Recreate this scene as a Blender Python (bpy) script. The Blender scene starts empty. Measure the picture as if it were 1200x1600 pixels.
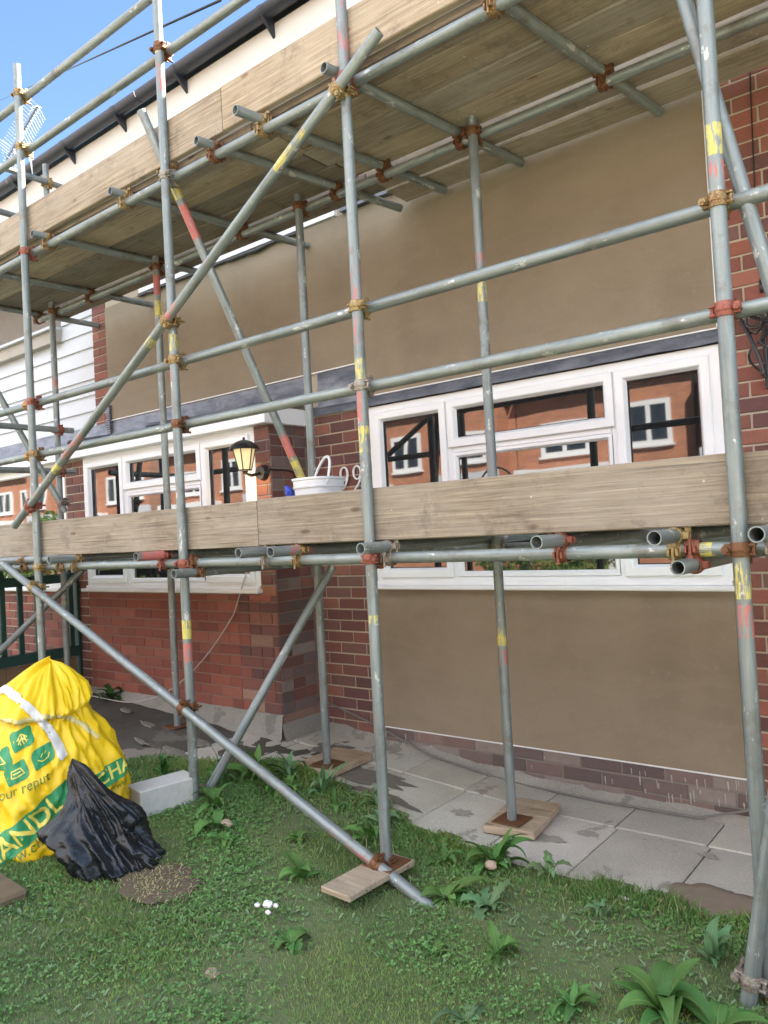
import bpy, bmesh, math, random
import numpy as np
from math import radians as R, sin, cos, pi
from mathutils import Vector, Matrix, noise
from mathutils.bvhtree import BVHTree

random.seed(7); RNG = np.random.default_rng(7)
SC = bpy.context.scene
COL = SC.collection

# ------------------------------------------------------------ camera
cam_d = bpy.data.cameras.new('camera'); cam = bpy.data.objects.new('camera', cam_d); COL.objects.link(cam)
Rt = Vector((0.78284187, 0.61986725, -0.05406664)); Up = Vector((0.05747872, 0.01447863, 0.99824174)); Fw = Vector((-0.61956018, 0.7845731, 0.0242947))
M = Matrix.Identity(4)
for i in range(3):
    M[i][0] = Rt[i]; M[i][1] = Up[i]; M[i][2] = -Fw[i]
M.translation = Vector((0, -3.918, 1.4925))
cam.matrix_world = M
cam_d.sensor_fit = 'HORIZONTAL'; cam_d.sensor_width = 36; cam_d.lens = 36.0
cam_d.clip_start = 0.05; cam_d.clip_end = 3000
SC.camera = cam

# ------------------------------------------------------------ light
SUN_AZ = Vector((0.62, 0.78, 0)).normalized()   # where the sun stands, behind the house to the right
SUN_EL = R(42)
w = bpy.data.worlds.new('World'); SC.world = w; w.use_nodes = True
nt = w.node_tree; nt.nodes.clear()
sky = nt.nodes.new('ShaderNodeTexSky'); sky.sky_type = 'NISHITA'; sky.sun_disc = False
sky.sun_elevation = SUN_EL; sky.sun_rotation = math.atan2(SUN_AZ.x, SUN_AZ.y)
sky.air_density = 0.9; sky.dust_density = 0.0; sky.ozone_density = 3.6
bg = nt.nodes.new('ShaderNodeBackground'); bg.inputs[1].default_value = 0.05
wo = nt.nodes.new('ShaderNodeOutputWorld')
# unseen cloud added on street side as white fill, clear blue over the roof
def wn(t, **k):
    n = nt.nodes.new(t)
    for a_, b_ in k.items(): setattr(n, a_, b_)
    return n
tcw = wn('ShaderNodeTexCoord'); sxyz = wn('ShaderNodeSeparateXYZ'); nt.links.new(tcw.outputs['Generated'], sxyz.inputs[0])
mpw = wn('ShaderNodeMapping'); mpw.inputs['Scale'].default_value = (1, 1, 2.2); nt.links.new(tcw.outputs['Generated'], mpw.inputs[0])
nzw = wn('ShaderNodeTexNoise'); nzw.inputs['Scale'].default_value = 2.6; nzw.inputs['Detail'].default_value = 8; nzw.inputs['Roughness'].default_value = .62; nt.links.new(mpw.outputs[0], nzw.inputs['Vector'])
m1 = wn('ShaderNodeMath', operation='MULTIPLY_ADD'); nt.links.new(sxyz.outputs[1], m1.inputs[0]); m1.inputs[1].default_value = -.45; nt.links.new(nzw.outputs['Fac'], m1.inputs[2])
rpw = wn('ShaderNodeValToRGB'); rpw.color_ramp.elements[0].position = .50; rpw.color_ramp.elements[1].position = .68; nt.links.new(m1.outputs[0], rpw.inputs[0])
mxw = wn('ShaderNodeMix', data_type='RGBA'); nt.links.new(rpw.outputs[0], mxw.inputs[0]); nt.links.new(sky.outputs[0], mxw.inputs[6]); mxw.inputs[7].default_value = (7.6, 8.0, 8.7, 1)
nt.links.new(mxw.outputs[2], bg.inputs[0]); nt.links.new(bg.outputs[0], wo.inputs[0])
sd = bpy.data.lights.new('sun', 'SUN'); sd.energy = 5.0; sd.angle = R(0.5); sd.color = (1, .93, .82)
so = bpy.data.objects.new('sun', sd); COL.objects.link(so)
sv = Vector((SUN_AZ.x * cos(SUN_EL), SUN_AZ.y * cos(SUN_EL), sin(SUN_EL)))
so.rotation_euler = sv.to_track_quat('Z', 'Y').to_euler(); so.location = (3, 6, 12)
SC.view_settings.view_transform = 'Standard'; SC.view_settings.look = 'None'; SC.view_settings.gamma = 1
SC.view_settings.exposure = 2.95
SC.cycles.max_bounces = 8; SC.cycles.diffuse_bounces = 5

# ------------------------------------------------------------ material helpers
class NM:
    def __init__(s, name):
        s.m = bpy.data.materials.new(name); s.m.use_nodes = True
        s.t = s.m.node_tree; s.n = s.t.nodes; s.l = s.t.links
        s.b = s.n['Principled BSDF']; s.tc = s.n.new('ShaderNodeTexCoord')
    def lk(s, a, b): s.l.new(a, b)
    def obj(s): return s.tc.outputs['Object']
    def mapping(s, scale=(1, 1, 1), src=None, rot=(0, 0, 0), loc=(0, 0, 0)):
        n = s.n.new('ShaderNodeMapping'); n.inputs['Scale'].default_value = scale; n.inputs['Rotation'].default_value = rot; n.inputs['Location'].default_value = loc
        s.lk(src or s.obj(), n.inputs[0]); return n.outputs[0]
    def noise(s, scale, vec=None, detail=4, rough=.55, dist=0):
        n = s.n.new('ShaderNodeTexNoise'); n.inputs['Scale'].default_value = scale; n.inputs['Detail'].default_value = detail
        n.inputs['Roughness'].default_value = rough; n.inputs['Distortion'].default_value = dist
        s.lk(vec or s.obj(), n.inputs['Vector']); return n.outputs['Fac']
    def voro(s, scale, vec=None, out='Distance', feat='F1'):
        n = s.n.new('ShaderNodeTexVoronoi'); n.inputs['Scale'].default_value = scale; n.feature = feat
        s.lk(vec or s.obj(), n.inputs['Vector']); return n.outputs[out]
    def ramp(s, fac, stops, interp='LINEAR'):
        n = s.n.new('ShaderNodeValToRGB'); n.color_ramp.interpolation = interp
        e = n.color_ramp.elements
        while len(e) < len(stops): e.new(.5)
        for i, (p, c) in enumerate(stops):
            e[i].position = p; e[i].color = (c if len(c) == 4 else (*c, 1)) if not isinstance(c, (int, float)) else (c, c, c, 1)
        s.lk(fac, n.inputs[0]); return n.outputs[0]
    def mix(s, f, a, b, mode='MIX'):
        n = s.n.new('ShaderNodeMix'); n.data_type = 'RGBA'; n.blend_type = mode
        for sock, v in ((n.inputs[0], f), (n.inputs[6], a), (n.inputs[7], b)):
            if isinstance(v, (int, float)): sock.default_value = v if sock.type == 'VALUE' else (v, v, v, 1)
            elif isinstance(v, tuple): sock.default_value = (*v, 1) if len(v) == 3 else v
            else: s.lk(v, sock)
        return n.outputs[2]
    def math(s, op, a, b=0.0, c=None):
        n = s.n.new('ShaderNodeMath'); n.operation = op
        for i, v in enumerate((a, b, c)):
            if v is None: continue
            if isinstance(v, (int, float)): n.inputs[i].default_value = v
            else: s.lk(v, n.inputs[i])
        return n.outputs[0]
    def attr(s, name, out='Color'):
        n = s.n.new('ShaderNodeAttribute'); n.attribute_name = name; return n.outputs[out]
    def rnd(s):
        n = s.n.new('ShaderNodeObjectInfo'); return n.outputs['Random']
    def bump(s, h, strength=.3, dist=.01):
        n = s.n.new('ShaderNodeBump'); n.inputs['Strength'].default_value = strength; n.inputs['Distance'].default_value = dist
        s.lk(h, n.inputs['Height']); s.lk(n.outputs[0], s.b.inputs['Normal'])
    def set(s, col=None, rough=None, metal=None, spec=None):
        for k, v in (('Base Color', col), ('Roughness', rough), ('Metallic', metal), ('Specular IOR Level', spec)):
            if v is None: continue
            if isinstance(v, (int, float)): s.b.inputs[k].default_value = v
            elif isinstance(v, tuple): s.b.inputs[k].default_value = (*v, 1)
            else: s.lk(v, s.b.inputs[k])
        return s.m

def simple(name, col, rough=.6, metal=0, var=.12, nscale=20, bump=0):
    m = NM(name); f = m.noise(nscale, detail=5)
    c = m.mix(f, tuple(x * (1 - var) for x in col), tuple(min(1, x * (1 + var)) for x in col))
    if bump: m.bump(f, bump, .004)
    return m.set(c, rough, metal)

def mk_galv():
    m = NM('galvanised_steel')
    off = m.n.new('ShaderNodeCombineXYZ'); m.lk(m.math('MULTIPLY', m.rnd(), 37.0), off.inputs[2]); 
    va = m.n.new('ShaderNodeVectorMath'); va.operation = 'ADD'; m.lk(m.obj(), va.inputs[0]); m.lk(off.outputs[0], va.inputs[1]); V = va.outputs[0]
    st = m.mapping((38, 38, 2.2), V)
    a = m.noise(1.0, st, 6, .62)
    b = m.noise(9, V, 5, .65)
    c = m.noise(60, V, 3, .6)
    base = m.mix(m.ramp(a, [(.3, 0.0), (.7, 1.0)]), (.105, .13, .135), (.38, .42, .41))
    base = m.mix(m.ramp(b, [(.40, 0.0), (.60, .6)]), base, (.25, .27, .255))
    base = m.mix(m.math('MULTIPLY', m.rnd(), .3), base, (.17, .20, .22))
    dirt = m.ramp(m.noise(4.2, V, 6, .75), [(.52, 0.0), (.64, .8)])
    base = m.mix(dirt, base, (.16, .155, .14))
    rust = m.ramp(m.noise(6.5, V, 7, .75), [(.60, 0.0), (.68, .55)])
    base = m.mix(rust, base, (.26, .15, .09))
    spl = m.ramp(m.noise(17, m.mapping((1, 1, .45), V), 4, .75), [(.62, 0.0), (.65, .7)])
    base = m.mix(spl, base, (.62, .62, .59))
    pa = m.attr('paint'); al = m.attr('paint', 'Alpha')
    wear = m.noise(1.0, m.mapping((75, 75, 10), V), 5, .7)
    wm = m.math('SUBTRACT', m.math('ADD', al, 1.12), m.math('MULTIPLY', m.mix(.35, wear, m.noise(9, V, 5, .6)), 3.4))
    pm = m.ramp(wm, [(.0, 0.0), (.22, .95)])
    has = m.math('GREATER_THAN', al, .02)
    base = m.mix(m.math('MULTIPLY', pm, has), base, m.mix(c, pa, m.mix(.2, pa, (.6, .6, .55))))
    m.bump(m.mix(.5, a, c), .25, .002)
    rough = m.ramp(a, [(.2, .38), (.8, .6)])
    met = m.math('MULTIPLY', m.math('SUBTRACT', 1.0, m.math('MULTIPLY', pm, has)), .45)
    return m.set(base, rough, met)

def mk_wood():
    m = NM('weathered_board')
    tint = m.attr('Col')
    off = m.n.new('ShaderNodeCombineXYZ'); m.lk(m.math('MULTIPLY', m.rnd(), 53.0), off.inputs[0]); m.lk(m.math('MULTIPLY', m.rnd(), 11.0), off.inputs[1])
    va = m.n.new('ShaderNodeVectorMath'); va.operation = 'ADD'; m.lk(m.obj(), va.inputs[0]); m.lk(off.outputs[0], va.inputs[1]); V = va.outputs[0]
    kn = m.voro(1.0, m.mapping((3.2, 9, 9), V)); knot = m.ramp(kn, [(.0, 1.0), (.07, .9), (.13, 0.0)])
    warp = m.noise(2.0, m.mapping((1, 3, 3), V), 2)
    g = m.noise(1.0, m.mapping((2.0, 70, 70), V), 6, .6, 1.4)
    g2 = m.noise(1.0, m.mapping((5, 240, 240), V), 4, .6)
    wv = m.n.new('ShaderNodeTexWave'); wv.wave_type = 'BANDS'; wv.bands_direction = 'Z'; wv.inputs['Scale'].default_value = 11; wv.inputs['Distortion'].default_value = 9; wv.inputs['Detail'].default_value = 3; wv.inputs['Detail Scale'].default_value = .5
    m.lk(m.mapping((.16, 1, 1), V), wv.inputs['Vector'])
    base = m.mix(m.ramp(g, [(.30, 0.0), (.70, 1.0)]), (.135, .11, .085), (.43, .37, .29))
    base = m.mix(m.math('MULTIPLY', wv.outputs['Fac'], .38), base, (.22, .165, .115))
    base = m.mix(m.ramp(g2, [(.48, 0.0), (.70, .6)]), base, (.11, .09, .07)); crk = m.noise(1.0, m.mapping((.9, 130, 130), V), 3, .5, .6); base = m.mix(m.ramp(crk, [(.665, 0.0), (.69, .8)]), base, (.045, .036, .03))
    big = m.noise(2.2, m.mapping((1, 2, 2), V), 5, .65)
    base = m.mix(m.ramp(big, [(.35, 0.0), (.7, .55)]), base, (.40, .37, .33))
    base = m.mix(m.ramp(m.noise(5, V, 7, .78), [(.53, 0.0), (.66, .6)]), base, (.13, .11, .095))
    base = m.mix(m.math('MULTIPLY', knot, .8), base, (.11, .07, .045))
    sp = m.ramp(m.voro(14, V), [(.0, 1.0), (.05, 1.0), (.07, 0.0)])
    spm = m.math('MULTIPLY', sp, m.ramp(m.noise(2.2, V, 2), [(.52, 0.0), (.58, .8)]))
    base = m.mix(spm, base, (.55, .53, .5))
    base = m.mix(1.0, base, tint, 'MULTIPLY')
    m.bump(m.mix(.5, g, g2), .45, .003)
    return m.set(base, .85)

def mk_render():
    m = NM('sand_cement_render')
    a = m.noise(1.1, None, 5, .55); b = m.noise(3.4, m.mapping((1, 1, .55)), 5, .6); f = m.noise(160, None, 2)
    c = m.mix(m.ramp(a, [(.35, 0.0), (.65, 1.0)]), (.205, .160, .110), (.262, .210, .148))
    c = m.mix(m.ramp(b, [(.45, 0.0), (.75, .5)]), c, (.255, .212, .158))
    c = m.mix(m.ramp(m.noise(2.0, m.mapping((1, 1, .3)), 4), [(.55, 0.0), (.75, .45)]), c, (.165, .128, .088))
    c = m.mix(m.math('MULTIPLY', f, .16), c, (.30, .26, .21))
    c = m.mix(m.ramp(m.noise(1.0, m.mapping((2.2, 2.2, 5.5), rot=(0, .5, 0)), 6, .65, 1.5), [(.42, 0.0), (.72, .35)]), c, (.30, .25, .185))
    c = m.mix(m.ramp(m.noise(28, None, 6, .7), [(.58, 0.0), (.70, .35)]), c, (.30, .265, .215))
    m.bump(m.mix(.35, f, m.noise(7, m.mapping((1, 1, .35)), 5, .65)), .45, .0035)
    return m.set(c, .9)

def mk_brick():
    m = NM('brick_face')
    V = m.obj(); c0 = m.attr('Col')
    a = m.noise(24, V, 5, .6); b = m.noise(110, V, 3, .6)
    c = m.mix(m.math('MULTIPLY', a, .5), c0, (.10, .055, .045))
    c = m.mix(m.ramp(b, [(.55, 0.0), (.8, .25)]), c, (.34, .20, .13))
    c = m.mix(m.ramp(m.noise(3.0, V, 6, .7), [(.56, 0.0), (.72, .4)]), c, (.17, .105, .075))
    m.bump(m.mix(.5, a, b), .6, .004)
    return m.set(c, .88)

def mk_mortar(name, c1, c2):
    m = NM(name); a = m.noise(14, None, 5, .65); b = m.noise(150, None, 3)
    c = m.mix(a, c1, c2); m.bump(m.mix(.6, a, b), .5, .004)
    return m.set(c, .95)

def mk_concrete(name, c1, c2, cd, spots=.6):
    m = NM(name); V = m.obj(); a = m.noise(2.2, V, 6, .65); b = m.noise(90, V, 3, .6); tint = m.attr('Col')
    c = m.mix(m.ramp(a, [(.35, 0.0), (.68, 1.0)]), c1, c2)
    c = m.mix(m.ramp(b, [(.5, 0.0), (.8, .5)]), c, tuple(min(1, x * 1.5) for x in c2))
    c = m.mix(m.ramp(m.noise(260, V, 2), [(.6, 0.0), (.68, .55)]), c, cd)
    st = m.ramp(m.noise(3.0, V, 5, .62), [(.60, 0.0), (.625, spots)])
    c = m.mix(st, c, cd)
    c = m.mix(1.0, c, tint, 'MULTIPLY')
    m.bump(m.mix(.6, a, b), .5, .004)
    return m.set(c, m.ramp(a, [(.3, .7), (.7, .95)]))

def mk_leaf(name):
    m = NM(name); c0 = m.attr('Col'); a = m.noise(30, None, 3)
    c = m.mix(m.math('MULTIPLY', a, .35), c0, (.02, .05, .015))
    m.set(c, .72)
    m.b.inputs['Subsurface Weight'].default_value = 0.0
    tr = m.n.new('ShaderNodeBsdfTranslucent'); m.lk(m.mix(.5, c, (.10, .22, .02)), tr.inputs[0])
    ms = m.n.new('ShaderNodeMixShader'); ms.inputs[0].default_value = .25
    m.lk(m.b.outputs[0], ms.inputs[1]); m.lk(tr.outputs[0], ms.inputs[2]); m.lk(ms.outputs[0], m.n['Material Output'].inputs[0])
    return m.m

def mk_upvc():
    m = NM('white_upvc'); a = m.noise(5, None, 4)
    c = m.mix(a, (.74, .76, .80), (.82, .83, .85)); c = m.mix(m.ramp(m.noise(9, None, 6, .7), [(.62, 0.0), (.72, .22)]), c, (.5, .46, .38))
    return m.set(c, .32)

def mk_glass():
    m = NM('window_glass'); m.set((.012, .013, .015), .02); m.b.inputs['IOR'].default_value = 2.0
    wv = m.noise(1.6, m.mapping((1, 1, 1)), 2, .4); m.bump(wv, .06, .02)
    return m.m

def mk_lead(name='lead_flashing'):
    m = NM(name); a = m.noise(6, m.mapping((1, 1, 3)), 6, .65)
    c = m.mix(m.ramp(a, [(.3, 0.0), (.7, 1.0)]), (.085, .095, .125), (.25, .26, .30))
    c = m.mix(m.ramp(m.noise(14, None, 5, .7), [(.6, 0.0), (.72, .5)]), c, (.34, .34, .36))
    m.bump(a, .5, .006); return m.set(c, .5, .35)

def mk_plastic_yellow():
    m = NM('yellow_woven_sack'); a = m.noise(5, None, 5, .6)
    c = m.mix(a, (.80, .50, .008), (.90, .62, .012))
    c = m.mix(m.ramp(m.noise(7, None, 7, .75), [(.58, 0.0), (.72, .55)]), c, (.45, .26, .02))
    lz = m.n.new('ShaderNodeSeparateXYZ'); m.lk(m.obj(), lz.inputs[0])
    low = m.ramp(lz.outputs[2], [(.0, 1.0), (.32, 0.0)])
    d2 = m.math('MULTIPLY', low, m.ramp(m.noise(11, None, 7, .8), [(.48, 0.0), (.66, .9)]))
    c = m.mix(d2, c, (.22, .13, .03))
    wv = m.n.new('ShaderNodeTexChecker'); wv.inputs['Scale'].default_value = 420; m.lk(m.obj(), wv.inputs[0])
    m.bump(m.mix(.4, a, wv.outputs['Fac']), .25, .002)
    return m.set(c, .42)

def mk_black():
    m = NM('black_polythene'); a = m.noise(9, None, 6, .7, 1.2)
    c = m.mix(m.ramp(m.noise(16, None, 6, .8), [(.60, 0.0), (.70, .35)]), (.012, .013, .016), (.16, .15, .14))
    m.bump(a, .35, .012); return m.set(c, m.ramp(a, [(.3, .12), (.7, .34)]))

def mk_coupler(name, c1, c2, rust):
    m = NM(name); V = m.obj(); off = m.rnd()
    a = m.noise(45, V, 5, .7); b = m.noise(130, V, 4, .7)
    c = m.mix(a, c1, c2); c = m.mix(m.ramp(m.math('ADD', b, m.math('MULTIPLY', off, .12)), [(.5, 0.0), (.62, rust)]), c, (.16, .06, .025))
    m.bump(b, .5, .003); return m.set(c, .55, .45)

GALV = mk_galv(); WOOD = mk_wood(); REND = mk_render(); BRK = mk_brick()
MORT = mk_mortar('mortar_pale', (.36, .31, .24), (.46, .40, .31)); MORTR = mk_mortar('mortar_red', (.20, .115, .085), (.27, .17, .13)); MORTD = mk_mortar('mortar_dark', (.17, .15, .13), (.26, .23, .20))
UPVC = mk_upvc(); GLASS = mk_glass(); LEAD = mk_lead()
SLAB = mk_concrete('paving_concrete', (.40, .385, .34), (.52, .50, .45), (.17, .155, .135), .6)
MUDC = mk_concrete('muddy_concrete', (.045, .040, .033), (.085, .075, .062), (.16, .15, .13), .6)
PLNC = mk_concrete('plinth_concrete', (.20, .19, .165), (.30, .28, .245), (.10, .095, .08), .5)
LEAF = mk_leaf('leaf_green')
SOIL = mk_mortar('soil', (.075, .055, .035), (.14, .105, .07))
YEL = mk_plastic_yellow(); BLK = mk_black()
GREENP = simple('printed_green', (.03, .27, .10), .5); YELP = simple('printed_yellow', (.80, .66, .12), .5); OLIVEP = simple('printed_olive', (.13, .22, .03), .6)
STRAP = simple('white_webbing', (.72, .70, .66), .55, 0, .15, 60, .3)
BLACKP = simple('black_plastic', (.018, .018, .02), .35, 0, .3); DKBRN = simple('dark_gutter', (.028, .03, .045), .4, 0, .35, 12)
FASC = simple('cream_fascia', (.62, .58, .52), .5, 0, .07, 4); SOFF = simple('soffit_board', (.55, .52, .47), .6, 0, .08)
WHITEP = simple('white_plastic', (.75, .76, .78), .35, 0, .08); BLUEP = simple('blue_plastic', (.02, .06, .45), .4)
GREENF = simple('dark_green_paint', (.012, .05, .042), .5, 0, .3, 8); FWOOD = simple('fence_boards', (.16, .105, .055), .85, 0, .4, 6, .5)
CLAD = simple('white_cladding', (.52, .54, .58), .45, 0, .05, 3); TILE = simple('roof_tile', (.10, .07, .06), .85, 0, .4, 5, .6)
BLOCKM = simple('concrete_block', (.50, .49, .46), .95, 0, .18, 40, .6); RUST = mk_coupler('rusty_iron', (.12, .055, .03), (.22, .11, .05), .7)
CGREY = mk_coupler('coupler_grey', (.26, .25, .22), (.36, .34, .29), .55); CYEL = mk_coupler('coupler_yellow', (.36, .25, .08), (.36, .30, .17), .8); CRED = mk_coupler('coupler_red', (.32, .075, .055), (.30, .13, .10), .75)
CPLR = [CGREY, CYEL, CRED, RUST]
HEDGE = LEAF

# ------------------------------------------------------------ mesh helpers
class MB:
    def __init__(s): s.v = []; s.f = []; s.mi = []; s.c = []; s.cur = (1, 1, 1, 1); s.m = 0
    def add(s, vs, fs, mi=None, col=None):
        o = len(s.v); s.v += [tuple(v) for v in vs]
        for f in fs: s.f.append(tuple(o + i for i in f)); s.mi.append(s.m if mi is None else mi); s.c.append(col or s.cur)
    def box(s, x0, x1, y0, y1, z0, z1, **k):
        s.add([(x, y, z) for x in (x0, x1) for y in (y0, y1) for z in (z0, z1)], [(0, 1, 3, 2), (4, 6, 7, 5), (0, 4, 5, 1), (2, 3, 7, 6), (0, 2, 6, 4), (1, 5, 7, 3)], **k)
    def bbox(s, x0, x1, y0, y1, z0, z1, b=.004, **k):   # chamfered box
        pts = []
        for x, sx in ((x0, 1), (x1, -1)):
            for y, sy in ((y0, 1), (y1, -1)):
                for z, sz in ((z0, 1), (z1, -1)):
                    pts += [(x, y + b * sy, z + b * sz), (x + b * sx, y, z + b * sz), (x + b * sx, y + b * sy, z)]
        bm = bmesh.new(); [bm.verts.new(p) for p in pts]
        r = bmesh.ops.convex_hull(bm, input=bm.verts[:]); bmesh.ops.dissolve_limit(bm, angle_limit=.01, verts=bm.verts[:], edges=bm.edges[:])
        bm.verts.index_update(); s.add([v.co for v in bm.verts], [[v.index for v in f.verts] for f in bm.faces], **k); bm.free()
    def cyl(s, a, b, r, n=12, r2=None, cap=True, **k):
        a = Vector(a); b = Vector(b); d = (b - a).normalized(); u = d.orthogonal().normalized(); q = d.cross(u); r2 = r if r2 is None else r2
        vs = [a + (u * cos(2 * pi * i / n) + q * sin(2 * pi * i / n)) * r for i in range(n)] + [b + (u * cos(2 * pi * i / n) + q * sin(2 * pi * i / n)) * r2 for i in range(n)]
        fs = [(i, (i + 1) % n, n + (i + 1) % n, n + i) for i in range(n)]
        if cap: fs += [tuple(range(n))[::-1], tuple(range(n, 2 * n))]
        s.add(vs, fs, **k)
    def path(s, pts, r, n=8, **k):
        pts = [Vector(p) for p in pts]; rings = []
        u = (pts[1] - pts[0]).orthogonal().normalized()
        for i, p in enumerate(pts):
            d = (pts[min(i + 1, len(pts) - 1)] - pts[max(i - 1, 0)]).normalized()
            u = (u - d * u.dot(d)).normalized(); q = d.cross(u); rr = r[i] if isinstance(r, (list, tuple)) else r
            rings.append([p + (u * cos(2 * pi * j / n) + q * sin(2 * pi * j / n)) * rr for j in range(n)])
        vs = [v for g in rings for v in g]
        fs = [(i * n + j, i * n + (j + 1) % n, (i + 1) * n + (j + 1) % n, (i + 1) * n + j) for i in range(len(pts) - 1) for j in range(n)]
        fs += [tuple(range(n))[::-1], tuple((len(pts) - 1) * n + j for j in range(n))]
        s.add(vs, fs, **k)
    def ring(s, c, ax, r0, r1, h, n=20, **k):    # flat band round an axis
        c = Vector(c); ax = Vector(ax).normalized(); u = ax.orthogonal().normalized(); q = ax.cross(u); vs = []
        for (r, t) in ((r0, -h / 2), (r1 - .001, -h / 2), (r1, -h / 2 + .002), (r1, h / 2 - .002), (r1 - .001, h / 2), (r0, h / 2)):
            vs += [c + ax * t + (u * cos(2 * pi * i / n) + q * sin(2 * pi * i / n)) * r for i in range(n)]
        fs = [(a * n + i, a * n + (i + 1) % n, ((a + 1) % 6) * n + (i + 1) % n, ((a + 1) % 6) * n + i) for a in range(6) for i in range(n)]
        s.add(vs, fs, **k)
    def build(s, name, mats, parent=None, smooth=False, attr='Col', M=None):
        me = bpy.data.meshes.new(name); me.from_pydata(s.v, [], s.f)
        mats = mats if isinstance(mats, (list, tuple)) else [mats]
        for m in mats: me.materials.append(m)
        me.polygons.foreach_set('material_index', s.mi)
        ca = me.color_attributes.new(attr, 'FLOAT_COLOR', 'CORNER')
        cnt = np.array([len(f) for f in s.f]); cc = np.array([(tuple(c) + (1,))[:4] for c in s.c], dtype=np.float32)
        ca.data.foreach_set('color', np.repeat(cc, cnt, axis=0).ravel())
        if smooth is True: me.polygons.foreach_set('use_smooth', [True] * len(s.f))
        me.update()
        bm = bmesh.new(); bm.from_mesh(me); bmesh.ops.recalc_face_normals(bm, faces=bm.faces[:]); bm.to_mesh(me); bm.free()
        if smooth == 'auto':
            me.polygons.foreach_set('use_smooth', [True] * len(me.polygons)); me.set_sharp_from_angle(angle=R(35))
        o = bpy.data.objects.new(name, me); COL.objects.link(o)
        if M is not None: o.matrix_world = M
        if parent is not None: o.parent = parent
        return o

def tag(o, label=None, cat=None, group=None, kind=None):
    if label: o['label'] = label
    if cat: o['category'] = cat
    if group: o['group'] = group
    if kind: o['kind'] = kind
    return o
def thing(name, label, cat, loc=(0, 0, 0), group=None):
    o = bpy.data.objects.new(name, None); COL.objects.link(o); o.location = loc; o.empty_display_size = .2
    bpy.context.view_layer.update()
    return tag(o, label, cat, group)
def put(o, parent):     # parent keeping world place (parent has only a location)
    o.parent = parent; o.matrix_parent_inverse = Matrix.Translation(-Vector(parent.location)) if parent.parent is None else parent_inv(parent)
    return o
def parent_inv(p):
    bpy.context.view_layer.update(); return p.matrix_world.inverted()
def sub(mb, name, mats, parent, **k):
    o = mb.build(name, mats, None, **k)
    bpy.context.view_layer.update()
    o.parent = parent; o.matrix_parent_inverse = parent.matrix_world.inverted()
    return o

GX = [-30, -9, -6, -4.57, -3.8, -3.1, -1.9, 0, 30]; GZ = [1.0, .46, .28, .20, .150, .095, .0, 0, -.05]
def gz(x): return float(np.interp(x, GX, GZ))
LX = [-40, -6.2, -4.4, -3.9, -3.4, -2.9, -2.3, -1.79, -1.25, -.95, 0, 20]; LY = [-1.5, -1.5, -1.42, -1.05, -.72, -.72, -.90, -.95, -.99, -.94, -.93, -.93]
def ledge(x): return float(np.interp(x, LX, LY)) + .03 * sin(x * 9) + .02 * sin(x * 23)
def lz(x, y):   # lawn surface
    return gz(x) + .012 + .014 * noise.noise(Vector((x * 1.6, y * 1.6, 3))) + .010 * noise.noise(Vector((x * 6, y * 6, 1)))

# ------------------------------------------------------------ ground
def grid_sheet(name, x0, x1, y0, y1, nx, ny, zf, mat, kind='structure', keep=None):
    mb = MB(); xs = np.linspace(x0, x1, nx + 1); ys = np.linspace(y0, y1, ny + 1)
    vs = [(x, y, zf(x, y)) for y in ys for x in xs]; fs = []
    for j in range(ny):
        for i in range(nx):
            if keep and not keep((xs[i] + xs[i + 1]) / 2, (ys[j] + ys[j + 1]) / 2): continue
            a = j * (nx + 1) + i; fs.append((a, a + 1, a + nx + 2, a + nx + 1))
    mb.add(vs, fs); o = mb.build(name, mat, smooth=True); return tag(o, kind=kind)
mg = NM('earth'); a = mg.noise(1.3, None, 6, .65); b = mg.noise(35, None, 5, .7)
cc = mg.mix(mg.ramp(a, [(.4, 0.0), (.65, 1.0)]), (.085, .14, .045), (.14, .19, .07)); cc = mg.mix(mg.ramp(b, [(.4, 0.0), (.7, .8)]), cc, (.13, .125, .07)); mg.bump(b, .8, .02); EARTH = mg.set(cc, .95)
grid_sheet('ground', -400, 400, -400, 400, 40, 40, lambda x, y: -.25 if abs(x) < 25 and abs(y) < 25 else -.3, EARTH)
grid_sheet('lawn', -11, 6, -8.5, -.5, 340, 160, lz, EARTH, keep=lambda x, y: y < ledge(x) + .04)
grid_sheet('path_bed', -30, 12, -2.2, .4, 168, 13, lambda x, y: gz(x) - .012, MORTD)
# muddy concrete on the left
def mudz(x, y): return gz(x) - .004 + .016 * noise.noise(Vector((x * 2.5, y * 2.5, 8))) + .006 * noise.noise(Vector((x * 11, y * 11, 2))) - .05 * max(0, (-.95 - y)) 
grid_sheet('concrete_path', -11, -3.2, -1.7, .0, 200, 44, mudz, MUDC, keep=lambda x, y: y > ledge(x) - .12 and x < -3.3 + .12 * sin(y * 8))
# paving slabs
mb = MB()
def slab(x0, x1, y0, y1):
    g = .0028; t = random.uniform(.84, 1.06); c = (t, t * random.uniform(.97, 1.0), t * random.uniform(.93, 1.0), 1); e = random.uniform(-.004, .004)
    n0 = len(mb.v); mb.bbox(x0 + g, x1 - g, y0 + g, y1 - g, -.045, 0, b=.006, col=c)
    for i in range(n0, len(mb.v)):
        x, y, z = mb.v[i]; mb.v[i] = (x, y, z + gz(x) + e * (x - x0))
xs = [-4.07, -3.64, -3.21, -2.78, -2.355, -1.93, -1.50, -1.07, -.64, -.21, .22, .65, 1.08, 1.51, 1.94, 2.37, 2.8]
for i in range(len(xs) - 1):
    slab(xs[i], xs[i + 1], -.93, -.335)
xs2 = [x - .02 for x in xs]
for i in range(len(xs) - 1): slab(xs2[i], xs2[i + 1], -.33, -.02)
tag(mb.build('path', SLAB), kind='structure')
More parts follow.
